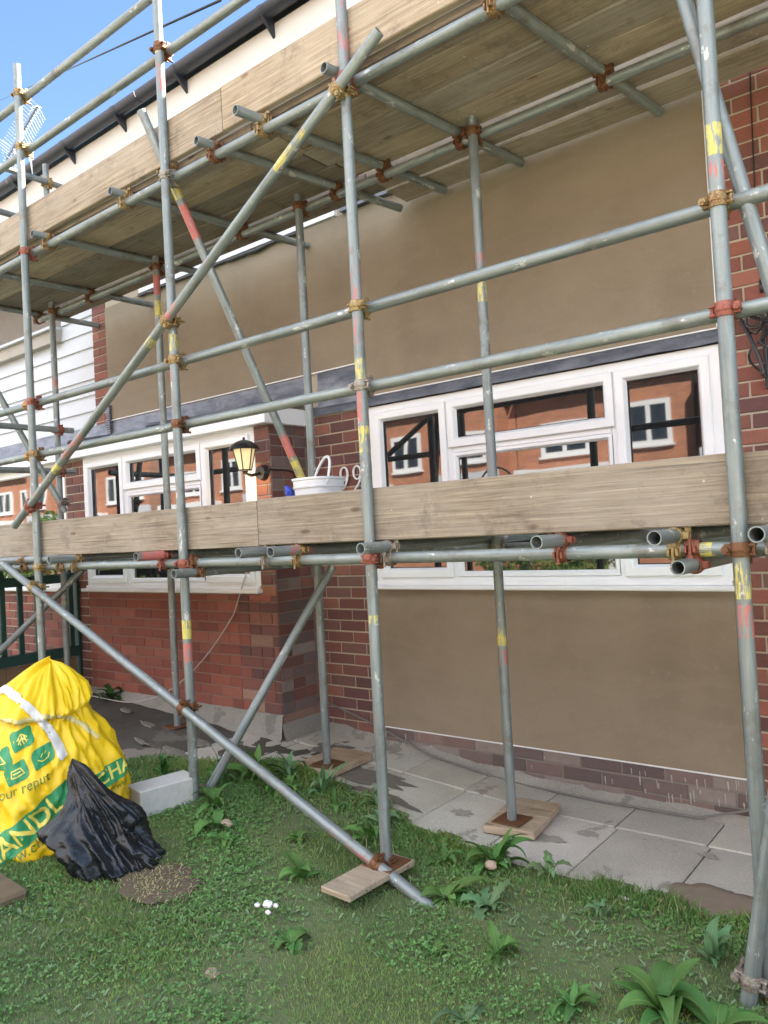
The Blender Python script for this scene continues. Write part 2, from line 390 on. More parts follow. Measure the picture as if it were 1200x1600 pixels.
# mortar spill and stains on the slabs (flat patches)
def patch(name, cx, cy, rx, ry, mat, seed, th=.006, rot=0, n=48, zf=gz, jag=.35):
    mb = MB(); vs = []; 
    for rr, dz in ((1, 0), (.93, th), (.6, th * 1.3)):
        for i in range(n):
            a = 2 * pi * i / n; k = 1 + jag * noise.noise(Vector((cos(a) * 1.6 + seed, sin(a) * 1.6, seed))) + jag * .4 * noise.noise(Vector((cos(a) * 5 + seed, sin(a) * 5, seed)))
            x = rx * k * rr * cos(a); y = ry * k * rr * sin(a); X = cx + x * cos(rot) - y * sin(rot); Y = cy + x * sin(rot) + y * cos(rot)
            vs.append((X, Y, zf(X) + .0035 + dz))
    vs.append((cx, cy, zf(cx) + .0035 + th * 1.5))
    fs = [(r * n + i, r * n + (i + 1) % n, (r + 1) * n + (i + 1) % n, (r + 1) * n + i) for r in range(2) for i in range(n)] + [(2 * n + i, 2 * n + (i + 1) % n, 3 * n) for i in range(n)]
    mb.add(vs, fs); return tag(mb.build(name, mat, smooth=True), kind='structure')
MUD = simple('dried_mortar', (.20, .155, .115), .9, 0, .15, 30, .4); WET = simple('damp_stain', (.15, .135, .115), .65, 0, .3, 12, .2)
patch('mortar_spill', -.92, -.84, .19, .13, MUD, 3.1, .008)
patch('damp_stain', -3.05, -.50, .33, .10, WET, 1.7, .0006, .0, 64, jag=.7)
patch('damp_stain', -2.66, -.70, .22, .05, WET, 5.2, .0006, -.15, 64, jag=.6)
WET2 = simple('faint_stain', (.30, .28, .245), .8, 0, .25, 25, .2)
patch('damp_stain', -2.22, -.60, .05, .04, WET2, 8.2, .0004, 0, 64, jag=.8); patch('damp_stain', -1.72, -.62, .075, .04, WET2, 9.4, .0004, 0, 64, jag=.7); patch('damp_stain', -1.05, -.44, .05, .025, WET2, 2.4, .0004, 0, 64, jag=.8)
patch('damp_stain', -3.35, -.3, .16, .08, WET, 12.4, .0006, .3, 64, jag=.8)
PALE = simple('dried_slurry', (.17, .16, .135), .9, 0, .25, 20, .5)
for q in ((-4.75, -.72, .10, .03, 1.), (-4.15, -.75, .16, .045, 4.), (-5.2, -.6, .09, .03, 7.), (-4.0, -1.0, .22, .05, 9.), (-5.3, -1.0, .06, .03, 5.), (-4.45, -.98, .09, .02, 6.)):
    patch('dried_slurry', q[0], q[1], q[2], q[3], PALE, q[4], .004, -.2, 64, zf=lambda x: gz(x) + .004, jag=.55)
# soil patch with dead grass
patch('soil_patch', -2.77, -2.03, .17, .15, SOIL, 2.2, .004, .5, 48, zf=lambda x: lz(x, -2.03) + .008, jag=.3)

# ------------------------------------------------------------ vegetation
def leaf_mesh(name, polys, cols, label=None, kind='stuff', cat=None):
    """polys: (N,k,3) array of k-gon leaves"""
    N, k, _ = polys.shape; me = bpy.data.meshes.new(name)
    me.vertices.add(N * k); me.vertices.foreach_set('co', polys.astype(np.float32).ravel())
    me.loops.add(N * k); me.loops.foreach_set('vertex_index', np.arange(N * k, dtype=np.int32))
    me.polygons.add(N); me.polygons.foreach_set('loop_start', np.arange(N, dtype=np.int32) * k); me.polygons.foreach_set('loop_total', np.full(N, k, dtype=np.int32))
    ca = me.color_attributes.new('Col', 'FLOAT_COLOR', 'CORNER'); c = np.concatenate([cols, np.ones((N, 1))], 1).astype(np.float32)
    ca.data.foreach_set('color', np.repeat(c, k, axis=0).ravel())
    me.materials.append(LEAF); me.update(calc_edges=True); o = bpy.data.objects.new(name, me); COL.objects.link(o)
    return tag(o, label, cat, kind=kind)

def nz2(x, y, s, seed): 
    return np.array([noise.noise(Vector((a * s + seed, b * s, seed))) for a, b in zip(x, y)])
def lawn_points(n, x0=-4.6, x1=.3, y0=-3.7, y1=-.6):
    x = RNG.uniform(x0, x1, n); y = RNG.uniform(y0, y1, n)
    le = np.interp(x, LX, LY) + .03 * np.sin(x * 9) + .02 * np.sin(x * 23) + RNG.uniform(-.03, .03, n)
    d = np.hypot((x + 2.77) * 1.0, (y + 2.03) * 1.1)
    ok = (y < le) & ((x * .78 + (y + 3.918) * .62) * 0 == 0) & ((d > .135 + .05 * np.sin(5 * np.arctan2(y + 2.03, x + 2.77))) | (RNG.random(n) < .03)) & (np.hypot(x, y + 3.918) > .9)
    return x[ok], y[ok]
def lzv(x, y): return np.array([lz(a, b) for a, b in zip(x, y)])
# grass blades
x, y = lawn_points(400000); z = lzv(x, y)
dens = nz2(x, y, 1.3, 4.0); k = RNG.random(len(x)) < np.clip(.62 + dens * 1.7, .12, 1); x, y, z, dens = x[k], y[k], z[k], dens[k]
N = len(x); th = RNG.uniform(0, 2 * pi, N); tall = nz2(x, y, 1.1, 9.0)
edge = np.clip(1 - (np.interp(x, LX, LY) - y) / .45, 0, 1)
h = RNG.uniform(.005, .017, N) * (1 + 1.3 * np.clip(tall, 0, 1) + 1.5 * edge); wd = RNG.uniform(.0005, .0011, N)
lean = RNG.uniform(.1, .75, N) * h; ld = RNG.uniform(0, 2 * pi, N)
P = np.zeros((N, 4, 3)); cx, sx = np.cos(th) * wd, np.sin(th) * wd
P[:, 0] = np.stack([x - cx, y - sx, z - .004], 1); P[:, 1] = np.stack([x + cx, y + sx, z - .004], 1)
mx, my = x + np.cos(ld) * lean * .35, y + np.sin(ld) * lean * .35
P[:, 2] = np.stack([mx + cx * .8, my + sx * .8, z + h * .65], 1); P[:, 3] = np.stack([x + np.cos(ld) * lean, y + np.sin(ld) * lean, z + h], 1)
g = RNG.random(N); hue = np.clip(.5 + nz2(x, y, 2.2, 20.) * 1.4, 0, 1)
pale = np.clip(1.15 - edge * 1.2 + nz2(x, y, .9, 77.) * 1.2, 0, 1.2); colg = np.stack([.095 + .10 * hue + .05 * g + .09 * pale, .20 + .11 * hue + .07 * g + .10 * pale, .045 + .03 * g + .06 * pale], 1)
dry = RNG.random(N) < (.10 + .30 * np.clip(-dens, 0, 1)); colg[dry] = np.stack([.38 + .12 * g[dry], .34 + .10 * g[dry], .17 + .06 * g[dry]], 1)
leaf_mesh('grass', P, colg, 'short patchy grass of the front lawn', cat='grass')
# long ragged grass by the tube feet and along the paving
x, y = lawn_points(60000, -4.4, .2, -1.75, -.6); z = lzv(x, y); ed = np.interp(x, LX, LY) - y
k = (RNG.random(len(x)) < np.clip(.9 - ed / .28, 0, .9) * np.clip(.25 + 2.2 * nz2(x, y, 3.2, 13.), .02, 1)) | (RNG.random(len(x)) < .25 * np.exp(-((x + 3.25) / .35) ** 2 - ((y + 1.15) / .22) ** 2)) | (RNG.random(len(x)) < .35 * np.exp(-((x + 2.25) / .28) ** 2 - ((y + 1.2) / .2) ** 2))
x, y, z = x[k], y[k], z[k]; N = len(x); th = RNG.uniform(0, 6.28, N); h = RNG.uniform(.035, .105, N); wd = RNG.uniform(.0008, .0018, N); ld = RNG.uniform(0, 6.28, N); lean = RNG.uniform(.1, .9, N) * h
polys = []; g = RNG.random(N); c1 = np.stack([.07 + .12 * g, .19 + .14 * g, .04 + .05 * g], 1); dr = RNG.random(N) < .13; c1[dr] = np.stack([.42 + .1 * g[dr], .37 + .1 * g[dr], .19 + .06 * g[dr]], 1)
pv = None
for (t0, t1) in ((0, .4), (.4, .75), (.75, 1.0)):
    q = []
    for t_, sg in ((t0, -1), (t0, 1), (t1, 1), (t1, -1)):
        w_ = wd * (1 - t_ ** 2 * .95) * sg; q.append(np.stack([x + np.cos(ld) * lean * t_ ** 2 + np.cos(th) * w_, y + np.sin(ld) * lean * t_ ** 2 + np.sin(th) * w_, z - .004 + h * (t_ - .25 * t_ ** 3)], 1))
    polys.append(np.stack(q, 1))
leaf_mesh('long_grass', np.concatenate(polys), np.concatenate([c1] * 3), 'longer ragged grass along the paving edge and round the tube feet', cat='grass')
# clover and small leaves
x, y = lawn_points(80000); cl = nz2(x, y, 1.7, 31.); k = RNG.random(len(x)) < np.clip(.45 + cl * 1.9, .05, 1); x, y = x[k], y[k]; z = lzv(x, y); N = len(x)
polys = []; cols = []
g = RNG.random(N); st = nz2(x, y, 3.0, 50.)
for j in range(3):
    a = RNG.uniform(-.3, .3, N) + j * 2.094 + RNG.uniform(0, 6.28, N) * (j == 0) ; s = RNG.uniform(.003, .0065, N); hh = z + RNG.uniform(.004, .022, N)
    if j == 0: base = a; hh0 = hh
    a = base + j * 2.094; hh = hh0
    tx, ty = RNG.uniform(-.6, .6, N), RNG.uniform(-.6, .6, N)
    pts = []
    for (u, v) in ((0, 0), (.9, -.75), (1.7, -.55), (2.0, .0), (1.7, .55), (.9, .75)):
        lx = (u * np.cos(a) - v * np.sin(a)) * s; ly = (u * np.sin(a) + v * np.cos(a)) * s
        pts.append(np.stack([x + lx, y + ly, hh + lx * tx + ly * ty], 1))
    polys.append(np.stack(pts, 1)); cols.append(np.stack([.11 + .12 * g + .04 * st, .26 + .17 * g, .065 + .06 * g], 1))
leaf_mesh('clover', np.concatenate(polys), np.clip(np.concatenate(cols), .01, 1), 'low clover and small leaves spread through the lawn', cat='ground cover')
# small grey-green broad leaves lying in the turf
x, y = lawn_points(5200); cl = nz2(x, y, 1.1, 71.); k = RNG.random(len(x)) < np.clip(.35 + cl * 2.2, .04, 1); x, y = x[k], y[k]; z = lzv(x, y); N = len(x)
polys = []; cols = []; g = RNG.random(N)
for j in range(4):
    a = RNG.uniform(0, 6.28, N); L = RNG.uniform(.008, .028, N) ; el = RNG.uniform(.05, .75, N); W = L * RNG.uniform(.22, .36, N)
    pts = []
    for (u, v, dz) in ((0, .12, 0), (.45, .85, .08), (.75, .8, .07), (1, 0, -.05), (.75, -.8, .07), (.45, -.85, .08), (0, -.12, 0)):
        pts.append(np.stack([x + np.cos(a) * L * u - np.sin(a) * W * v * .6, y + np.sin(a) * L * u + np.cos(a) * W * v * .6, z + .006 + np.sin(el) * L * u + dz * L], 1))
    polys.append(np.stack(pts, 1)); cols.append(np.stack([.17 + .13 * g, .29 + .14 * g, .13 + .10 * g], 1))
leaf_mesh('small_leaves', np.concatenate(polys), np.concatenate(cols), 'small pale green leaves scattered low over the lawn', cat='ground cover')
# dead grass bits on the soil patch
N = 800; x = -2.77 + RNG.normal(0, .085, N); y = -2.03 + RNG.normal(0, .07, N); z = lzv(x, y) + .014; a = RNG.uniform(0, 6.28, N); L = RNG.uniform(.008, .022, N)
P = np.zeros((N, 4, 3)); W = .0022
P[:, 0] = np.stack([x, y, z], 1); P[:, 1] = np.stack([x + np.sin(a) * W, y - np.cos(a) * W, z], 1)
P[:, 2] = np.stack([x + np.cos(a) * L + np.sin(a) * W, y + np.sin(a) * L - np.cos(a) * W, z + RNG.uniform(0, .012, N)], 1); P[:, 3] = P[:, 2] - np.stack([np.sin(a) * W, -np.cos(a) * W, 0 * a], 1)
leaf_mesh('dead_grass', P, np.stack([.55 + .15 * RNG.random(N), .48 + .12 * RNG.random(N), .22 + .1 * RNG.random(N)], 1), 'dry straw bits on the bare soil by the black sack', cat='straw')

def rosette(x, y, n, L, label, upright=.5, wid=.26, seed=0, col=(.07, .20, .035), tooth=0., name='leafy_weed', z=None, group='broad leaved weeds in the lawn', face=None, spread=pi):
    rr = random.Random(seed); mb = MB(); z = lz(x, y) - .005 if z is None else z
    for i in range(n):
        a = (2 * pi * i / n if face is None else face + spread * (rr.random() - .5) * 2) + rr.uniform(-.35, .35); l = L * rr.uniform(.55, 1.1); el = upright * rr.uniform(.55, 1.35); W = l * wid * rr.uniform(.8, 1.15)
        g = rr.uniform(.75, 1.35); c = (col[0] * g * rr.uniform(.8, 1.25), col[1] * g, col[2] * g, 1); droop = rr.uniform(.3, 1.9); tw = rr.uniform(-.8, .8); bend_ = rr.uniform(-.09, .09)
        K = 11; vs = []; p = Vector((0, 0, 0)); ang = el * 1.25
        for k2 in range(K + 1):
            t = k2 / K; w_ = W * .5 * (max(0, sin(pi * min(1, t ** .8 * 1.02))) ** .8 * (1 - .15 * t) + .05 * (t < .15))
            if tooth: w_ *= 1 + tooth * (1 if k2 % 2 else -1) * (t > .15)
            side = Vector((-sin(a), cos(a), tw * t)).normalized(); curl = .35 * w_
            vs += [p + side * w_ + Vector((0, 0, curl)), p, p - side * w_ + Vector((0, 0, curl))]
            ang -= droop * (.22 if t > .3 else .05); a += bend_
            p = p + Vector((cos(a) * cos(ang), sin(a) * cos(ang), sin(ang))) * (l / K)
        fs = []
        for k2 in range(K): b = k2 * 3; fs += [(b, b + 1, b + 4, b + 3), (b + 1, b + 2, b + 5, b + 4)]
        vs = [v + Vector((x, y, z)) for v in vs]; mb.add(vs, fs, col=c)
        mid = [vs[k2 * 3 + 1] + Vector((0, 0, .0008)) for k2 in range(0, K)]; mb.path(mid, [.0022 * (1 - .8 * q / K) for q in range(K)], 4, col=(c[0] * 2.2, c[1] * 1.5, c[2] * 2, 1))
    o = mb.build(name, LEAF, smooth=True); return tag(o, label, 'weed', group)
W = [
 (-3.33, -1.00, 13, .24, 'large leafy weed at the foot of the crossing brace beside the concrete block', .95, .24, 1, 0),
 (-3.12, -1.08, 9, .20, 'tall narrow leaved weed right of the crossing brace foot', 1.1, .18, 2, 0),
 (-2.92, -.88, 8, .17, 'weed with long pale leaves at the lawn edge by the inner standard sole board', 1.0, .22, 3, 0),
 (-3.02, -1.52, 9, .17, 'flat weed below the clamped foot of the left brace', .55, .26, 4, .15),
 (-1.76, -1.03, 14, .17, 'dense upright dock growing against the square sole board on the path', .95, .28, 5, 0),
 (-1.52, -1.02, 7, .13, 'weed with drooping dark leaf at the paving edge', 1.15, .25, 6, .2),
 (-2.36, -1.62, 10, .13, 'bright green weed left of the long diagonal tube foot', .8, .3, 7, 0),
 (-1.80, -1.38, 11, .15, 'broad leaved plantain just right of the long diagonal tube foot', .6, .34, 8, 0),
 (-1.62, -1.35, 9, .13, 'jagged grey green weed in the middle of the lawn right of the diagonal tube', .6, .28, 9, .3),
 (-.84, -1.64, 14, .185, 'big dock with broad leaves at the bottom right corner', .85, .30, 10, 0),
 (-.70, -1.62, 8, .16, 'spreading broad leaf weed beside the bottom right tube foot', .5, .32, 11, 0),
 (-.80, -1.30, 7, .13, 'single tall leafed weed near the right end of the lawn edge', 1.1, .3, 12, 0),
 (-1.42, -1.62, 9, .10, 'small weed with pointed pale leaves in front right of the lawn', .7, .3, 13, .25),
 (-2.06, -1.98, 8, .10, 'low weed rosette in the front centre of the lawn', .6, .3, 14, .25),
 (-1.32, -1.98, 9, .11, 'pale rosette weed close to the bottom edge of the lawn', .5, .28, 15, .25),
 (-2.86, -1.60, 7, .10, 'small weed between the brace foot and the bare soil patch', .6, .3, 16, 0),
 (-2.35, -1.18, 9, .15, 'weed growing behind the long diagonal tube near its middle', .9, .22, 17, 0),
 (-2.60, -.82, 7, .13, 'small upright weed on the path edge left of the second outer standard', 1.1, .2, 18, 0),
 (-2.10, -1.60, 7, .11, 'short bright weed under the lower end of the diagonal tube', .9, .3, 19, 0),
 (-1.08, -1.76, 8, .11, 'small drooping weed left of the big dock', .8, .3, 20, .1),
 (-3.46, -1.14, 9, .20, 'upright toothed weed just left of the crossing brace foot', 1.2, .2, 41, .3),
 (-3.20, -.86, 10, .17, 'bushy weed between the brace and the brown timber pad', 1.1, .22, 42, .2),
 (-3.02, -1.02, 8, .16, 'toothed weed half hidden behind the upper end of the long diagonal tube', 1.1, .18, 43, .35),
 (-2.74, -.98, 8, .13, 'thin leaved weed on the lawn between brace and middle standard', 1.15, .15, 44, .1),
 (-2.42, -.98, 9, .14, 'ragged weed behind the foot of the middle standard', 1.0, .2, 45, .3),
 (-1.98, -1.12, 8, .12, 'toothed weed just right of the middle standard foot', .9, .22, 46, .35),
 (-3.22, -1.38, 9, .15, 'pale toothed weed in front of the clamped brace foot', .8, .2, 47, .3),
 (-1.22, -1.20, 8, .10, 'thin jagged weed near the paving, left of the mortar spill', 1.0, .18, 48, .3),
 (-2.62, -1.38, 8, .11, 'small jagged weed under the middle of the long diagonal tube', .7, .22, 49, .35),
 (-1.62, -1.72, 8, .09, 'low jagged weed in the front right of the lawn', .5, .25, 50, .35),
]
for (wx, wy, n, L, lab, up, wd_, sd_, tt) in W:
    rosette(wx, wy, n + 2, L * (1.25 if L < .2 else 1.15), lab, up, wd_ * 1.1, sd_, tooth=tt, col=(.095, .23, .05) if sd_ % 3 else (.14, .26, .11))
rosette(-5.62, -.46, 16, .17, 'small dark green weed at the foot of the red bay brickwork', 1.0, .35, 31, (.03, .10, .015), .2, z=gz(-5.6))
rosette(-3.78, -1.28, 10, .20, 'upright weed behind the yellow sack by the muddy concrete', 1.2, .2, 32, (.05, .17, .03), 0)

# ------------------------------------------------------------ bricks
RED = [(.27, .085, .06), (.32, .11, .075), (.22, .07, .055), (.36, .14, .10), (.24, .10, .085)]
PURP = [(.155, .062, .055), (.20, .075, .06), (.125, .055, .055), (.25, .10, .07), (.17, .085, .075)]
DARK = [(.15, .115, .11), (.19, .14, .13), (.23, .16, .14), (.125, .10, .10), (.27, .23, .21)]
ORNG = [(.30, .10, .07), (.26, .085, .065), (.21, .075, .06), (.34, .13, .09)]
def bricks(mb, O, U, Nn, L, z0, z1, cols, skip=None, mi=1, course=.075, pitch=.225, head=.0, proud=.006, phase=0, seed=0, hz=None):
    rr = random.Random(seed); O = Vector(O); U = Vector(U); Nn = Vector(Nn); k = 0; z = z0
    while z < z1 - .01:
        zt = min(z + course - .010, z1); u = -(pitch / 2 if (k + phase) % 2 else 0)
        while u < L:
            p = pitch / 2 if rr.random() < head else pitch
            a = max(u + .005, .0); b = min(u + p - .005, L); u += p
            if b - a < .02: continue
            if skip and skip((a + b) / 2, (z + zt) / 2): continue
            c = rr.choice(cols); g = rr.uniform(.82, 1.18); c = tuple(x * g for x in c) + (1,); d = proud + rr.uniform(-.0015, .0015); e = .0035
            P = lambda uu, zz, dd: O + U * uu + Vector((0, 0, zz)) + Nn * dd
            j = [rr.uniform(-.0012, .0012) for _ in range(4)]
            out = [P(a + j[0], z + j[1], 0), P(b + j[2], z + j[3], 0), P(b + j[0], zt + j[1], 0), P(a + j[2], zt + j[3], 0)]
            mid = [P(a + j[0], z + j[1], d - .002), P(b + j[2], z + j[3], d - .002), P(b + j[0], zt + j[1], d - .002), P(a + j[2], zt + j[3], d - .002)]
            inn = [P(a + e, z + e, d), P(b - e, z + e, d), P(b - e, zt - e, d), P(a + e, zt - e, d)]
            mb.add(out + mid + inn, [(8, 9, 10, 11)] + [(i, (i + 1) % 4, 4 + (i + 1) % 4, 4 + i) for i in range(4)] + [(4 + i, 4 + (i + 1) % 4, 8 + (i + 1) % 4, 8 + i) for i in range(4)], mi=mi, col=c)
        z += course; k += 1

# ------------------------------------------------------------ our house
house = thing('brick_house', 'terraced red brick house with tan rendered panels and white windows behind the scaffold', 'house', (-3, 0, 0))
WX0, WX1, WZ0, WZ1 = -3.171, -.987, 1.118, 2.306
mb = MB()
# mortar backing, as blocks round the window
mb.box(-6.40, 3.5, .0, .25, 2.375, 4.45); mb.box(-3.8, WX0, .0, .25, -.2, 2.375); mb.box(WX1, 3.5, 0, .25, -.2, 2.375); mb.box(WX0, WX1, 0, .25, -.2, WZ0)
bricks(mb, (-3.75, 0, 0), (1, 0, 0), (0, -1, 0), .575, .156, 2.30, PURP, seed=3, phase=1)
bricks(mb, (-.972, 0, 0), (1, 0, 0), (0, -1, 0), 4.4, .006, 4.42, PURP + ORNG, seed=4)
bricks(mb, (-6.40, 0, 0), (1, 0, 0), (0, -1, 0), .225, 2.556, 3.66, ORNG, seed=5)
bricks(mb, (-6.40, 0, 0), (1, 0, 0), (0, -1, 0), 5.43, 3.66, 4.42, PURP, seed=6, skip=lambda u, z: .3 < u < 5.3)
sub(mb, 'wall', [MORT, BRK], house)
mb = MB(); bricks(mb, (-3.17, -.004, 0), (1, 0, 0), (0, -1, 0), 2.2, .006, .225, DARK, seed=8, mi=1, pitch=.225)
mb.box(-3.17, -.975, -.004, .004, -.1, .222)
sub(mb, 'brick_plinth', [MORTD, BRK], house)
mb = MB(); rr = random.Random(5)
for i in range(38):
    x = rr.choice((rr.uniform(-1.5, -.98), rr.uniform(-3.15, -.98))); z1_ = rr.uniform(.08, .215); L_ = rr.uniform(.01, .06); w_ = rr.uniform(.0015, .004)
    mb.add([(x - w_, -.012, z1_), (x + w_, -.012, z1_), (x + w_ * .6 + .002, -.0125, z1_ - L_), (x - w_ * .6 + .002, -.0125, z1_ - L_)], [(0, 1, 2, 3)])
sub(mb, 'cement_drips', simple('cement_drip', (.38, .355, .32), .9), house)
# splashed cement along the bottom of the wall
mb = MB(); n = 90
vs = []
for i in range(n + 1):
    x = -3.74 + i * (3.74 + 1.2) / n; t = .05 + .03 * noise.noise(Vector((x * 3, 1, 1))) + .02 * noise.noise(Vector((x * 14, 1, 1))) - .02 * max(0, x + 1.2)
    vs += [(x, -.035, gz(x) - .01), (x, -.018, gz(x) + t * .6), (x, -.009, gz(x) + t), (x, .0, gz(x) + t + .003)]
mb.add(vs, [(4 * i + j, 4 * i + j + 1, 4 * i + j + 5, 4 * i + j + 4) for i in range(n) for j in range(3)])
sub(mb, 'plinth_fillet', PLNC, house, smooth=True)
# rendered panels
def panel(name, x0, x1, z0, z1, y):
    mb = MB(); nx = 30; nzz = 16; vs = [(x0 + (x1 - x0) * i / nx, y - .0025 * noise.noise(Vector((i * .35, j * .35, z0))), z0 + (z1 - z0) * j / nzz) for j in range(nzz + 1) for i in range(nx + 1)]
    mb.add(vs, [(j * (nx + 1) + i, j * (nx + 1) + i + 1, (j + 1) * (nx + 1) + i + 1, (j + 1) * (nx + 1) + i) for j in range(nzz) for i in range(nx)])
    y2 = y + .001
    mb.box(x0, x1, y2 + .003, .003, z0, z1)
    return sub(mb, name, REND, house, smooth=False)
panel('render_panel', -6.165, -3.17, 2.615, 3.63, -.016)
panel('render_panel', -3.1699, -.985, 2.382, 3.63, -.0162)
panel('render_panel', -3.172, -.985, .226, 1.115, -.0165)
for q in ((-6.165, -3.17, -.020, .002, 2.607, 2.615), (-3.17, -.985, -.020, .002, 2.375, 2.382), (-3.178, -3.17, -.019, .002, 2.375, 2.606), (-3.172, -.97, -.020, .002, .219, .226), (-.985, -.980, -.019, .002, 2.383, 3.63)):
    mb = MB(); mb.box(*q); sub(mb, 'render_bead', WHITEP, house)
# dark membrane sagging at the top of the render and the lead strip
mb = MB(); vs = []; n = 60
for i in range(n + 1):
    x = -5.62 + i * (5.62 - 3.7) / n; zz = 3.612 - .03 * abs(noise.noise(Vector((x * 4, 0, 5)))) - .02 * abs(noise.noise(Vector((x * 13, 0, 5)))); vs += [(x, -.018, 3.636), (x, -.035, 3.634), (x, -.042 - .012 * noise.noise(Vector((x * 9, 0, 1))), zz), (x, -.03, zz - .004)]
mb.add(vs, [(4 * i + j, 4 * i + j + 1, 4 * i + j + 5, 4 * i + j + 4) for i in range(n) for j in range(3)])
sub(mb, 'felt_strip', BLACKP, house, smooth=True)
mb = MB(); mb.box(-3.3, -.97, -.05, 0, 3.635, 3.665); sub(mb, 'lead_strip', LEAD, house)
# upper floor window band seen through the gap
mb = MB(); mb.box(-5.62, -3.36, -.030, 0, 3.638, 3.70); mb.box(-5.6, -3.4, -.02, .0, 3.70, 4.35); sub(mb, 'upper_window_frame', UPVC, house)
# lead flashing: over right window and above the bay roof
mb = MB()
def lead_sheet(mb, x0, x1, prof, n):
    vs = []
    for i in range(n + 1):
        x = x0 + (x1 - x0) * i / n
        for k2, (y, z) in enumerate(prof): vs.append((x, y - .004 * noise.noise(Vector((x * 7, z * 20, k2))), z + .004 * noise.noise(Vector((x * 5, k2, 3)))))
    m_ = len(prof); mb.add(vs, [(m_ * i + j, m_ * i + j + 1, m_ * i + j + m_ + 1, m_ * i + j + m_) for i in range(n) for j in range(m_ - 1)])
lead_sheet(mb, -3.74, -.975, [(-.008, 2.374), (-.022, 2.37), (-.030, 2.312), (-.034, 2.308)], 60)
lead_sheet(mb, -3.60, -3.172, [(-.008, 2.606), (-.020, 2.60), (-.026, 2.45), (-.030, 2.36)], 20)
sub(mb, 'lead_flashing', LEAD, house, smooth=True)

YB = -.36
# bay: brick below the window, piers
mb = MB()
mb.box(-6.9, -3.755, YB + .002, .0, -.1, 1.115); mb.box(-3.90, -3.755, YB + .0021, 0, 1.115, 2.26); mb.box(-6.36, -6.05, YB + .0021, -.001, 1.115, 2.24)
bricks(mb, (-6.28, YB + .002, 0), (1, 0, 0), (0, -1, 0), 2.14, .31, 1.10, [(.27, .072, .048), (.30, .088, .056), (.23, .062, .045), (.31, .10, .068), (.26, .078, .055)], seed=11, proud=.005)
sub(mb, 'bay_wall', [MORTR, BRK], house)
mb = MB()
bricks(mb, (-4.14, YB - .0005, 0), (1, 0, 0), (0, -1, 0), .385, .31, 1.10, PURP + [(.30, .09, .065), (.33, .20, .15)], seed=12, head=.6, mi=1, proud=.0055)
bricks(mb, (-3.895, YB, 0), (1, 0, 0), (0, -1, 0), .14, 1.10, 2.25, PURP + [(.32, .13, .08)], seed=13, mi=1, pitch=.225)
bricks(mb, (-3.7545, YB, 0), (0, 1, 0), (1, 0, 0), .36, .31, 2.25, PURP + DARK, seed=14, head=.45, mi=1)
mb.box(-3.90, -3.755, YB - .0005, YB + .001, 1.115, 2.26); mb.box(-3.756, -3.754, YB, 0, 1.1, 2.26)
sub(mb, 'pier', [MORTD, BRK], house)
mb = MB(); mb.box(-6.36, -6.05, YB - .0005, YB + .0015, .31, 2.24); bricks(mb, (-6.335, YB, 0), (1, 0, 0), (0, -1, 0), .28, .31, 2.23, PURP, seed=15, mi=1)
sub(mb, 'pier', [MORT, BRK], house)
mb = MB(); vs = []; n = 70
for i in range(n + 1):
    x = -6.6 + i * (6.6 - 3.74) / n; t = .31 + .006 * noise.noise(Vector((x * 9, 2, 2))); vs += [(x, YB - .07 + .01 * noise.noise(Vector((x * 6, 3, 2))), gz(x) - .02), (x, YB - .035, gz(x) + .02), (x, YB - .018, t - .01), (x, YB + .0, t)]
mb.add(vs, [(4 * i + j, 4 * i + j + 1, 4 * i + j + 5, 4 * i + j + 4) for i in range(n) for j in range(3)])
vs = []
for i in range(13):
    y = YB - .02 + i * .032; vs += [(-3.70, y, gz(-3.74) - .02), (-3.725, y, gz(-3.74) + .03), (-3.742, y, .23), (-3.755, y, .25)]
mb.add(vs, [(4 * i + j, 4 * i + j + 1, 4 * i + j + 5, 4 * i + j + 4) for i in range(12) for j in range(3)])
sub(mb, 'plinth_render', PLNC, house, smooth=True)
# bay roof: lead with white fascia
mb = MB(); lead_sheet(mb, -9.5, -3.70, [(-.012, 2.60), (-.02, 2.50), (-.05, 2.455), (YB - .02, 2.385), (YB - .085, 2.375), (YB - .088, 2.35)], 90); lead_sheet(mb, -3.70, -3.69, [(-.012, 2.55), (-.02, 2.48), (-.05, 2.44), (YB - .02, 2.375), (YB - .085, 2.365), (YB - .088, 2.345)], 1)
for x in (-6.14, -5.0): mb.cyl((x, -.03, 2.47), (x, YB - .08, 2.39), .018, 8)
sub(mb, 'bay_roof', LEAD, house, smooth=True)
mb = MB(); mb.bbox(-9.5, -3.70, YB - .085, YB + .02, 2.245, 2.362, .004); mb.bbox(-3.755, -3.701, YB + .0205, 0, 2.247, 2.360, .004)
sub(mb, 'bay_fascia', UPVC, house)
mb = MB(); 
for k2 in range(14): mb.bbox(-6.18 + .012 * sin(k2), -6.12, -.045, -.004, 2.47 + k2 * .02, 2.487 + k2 * .02, .003)
sub(mb, 'flashing_end', LEAD, house)

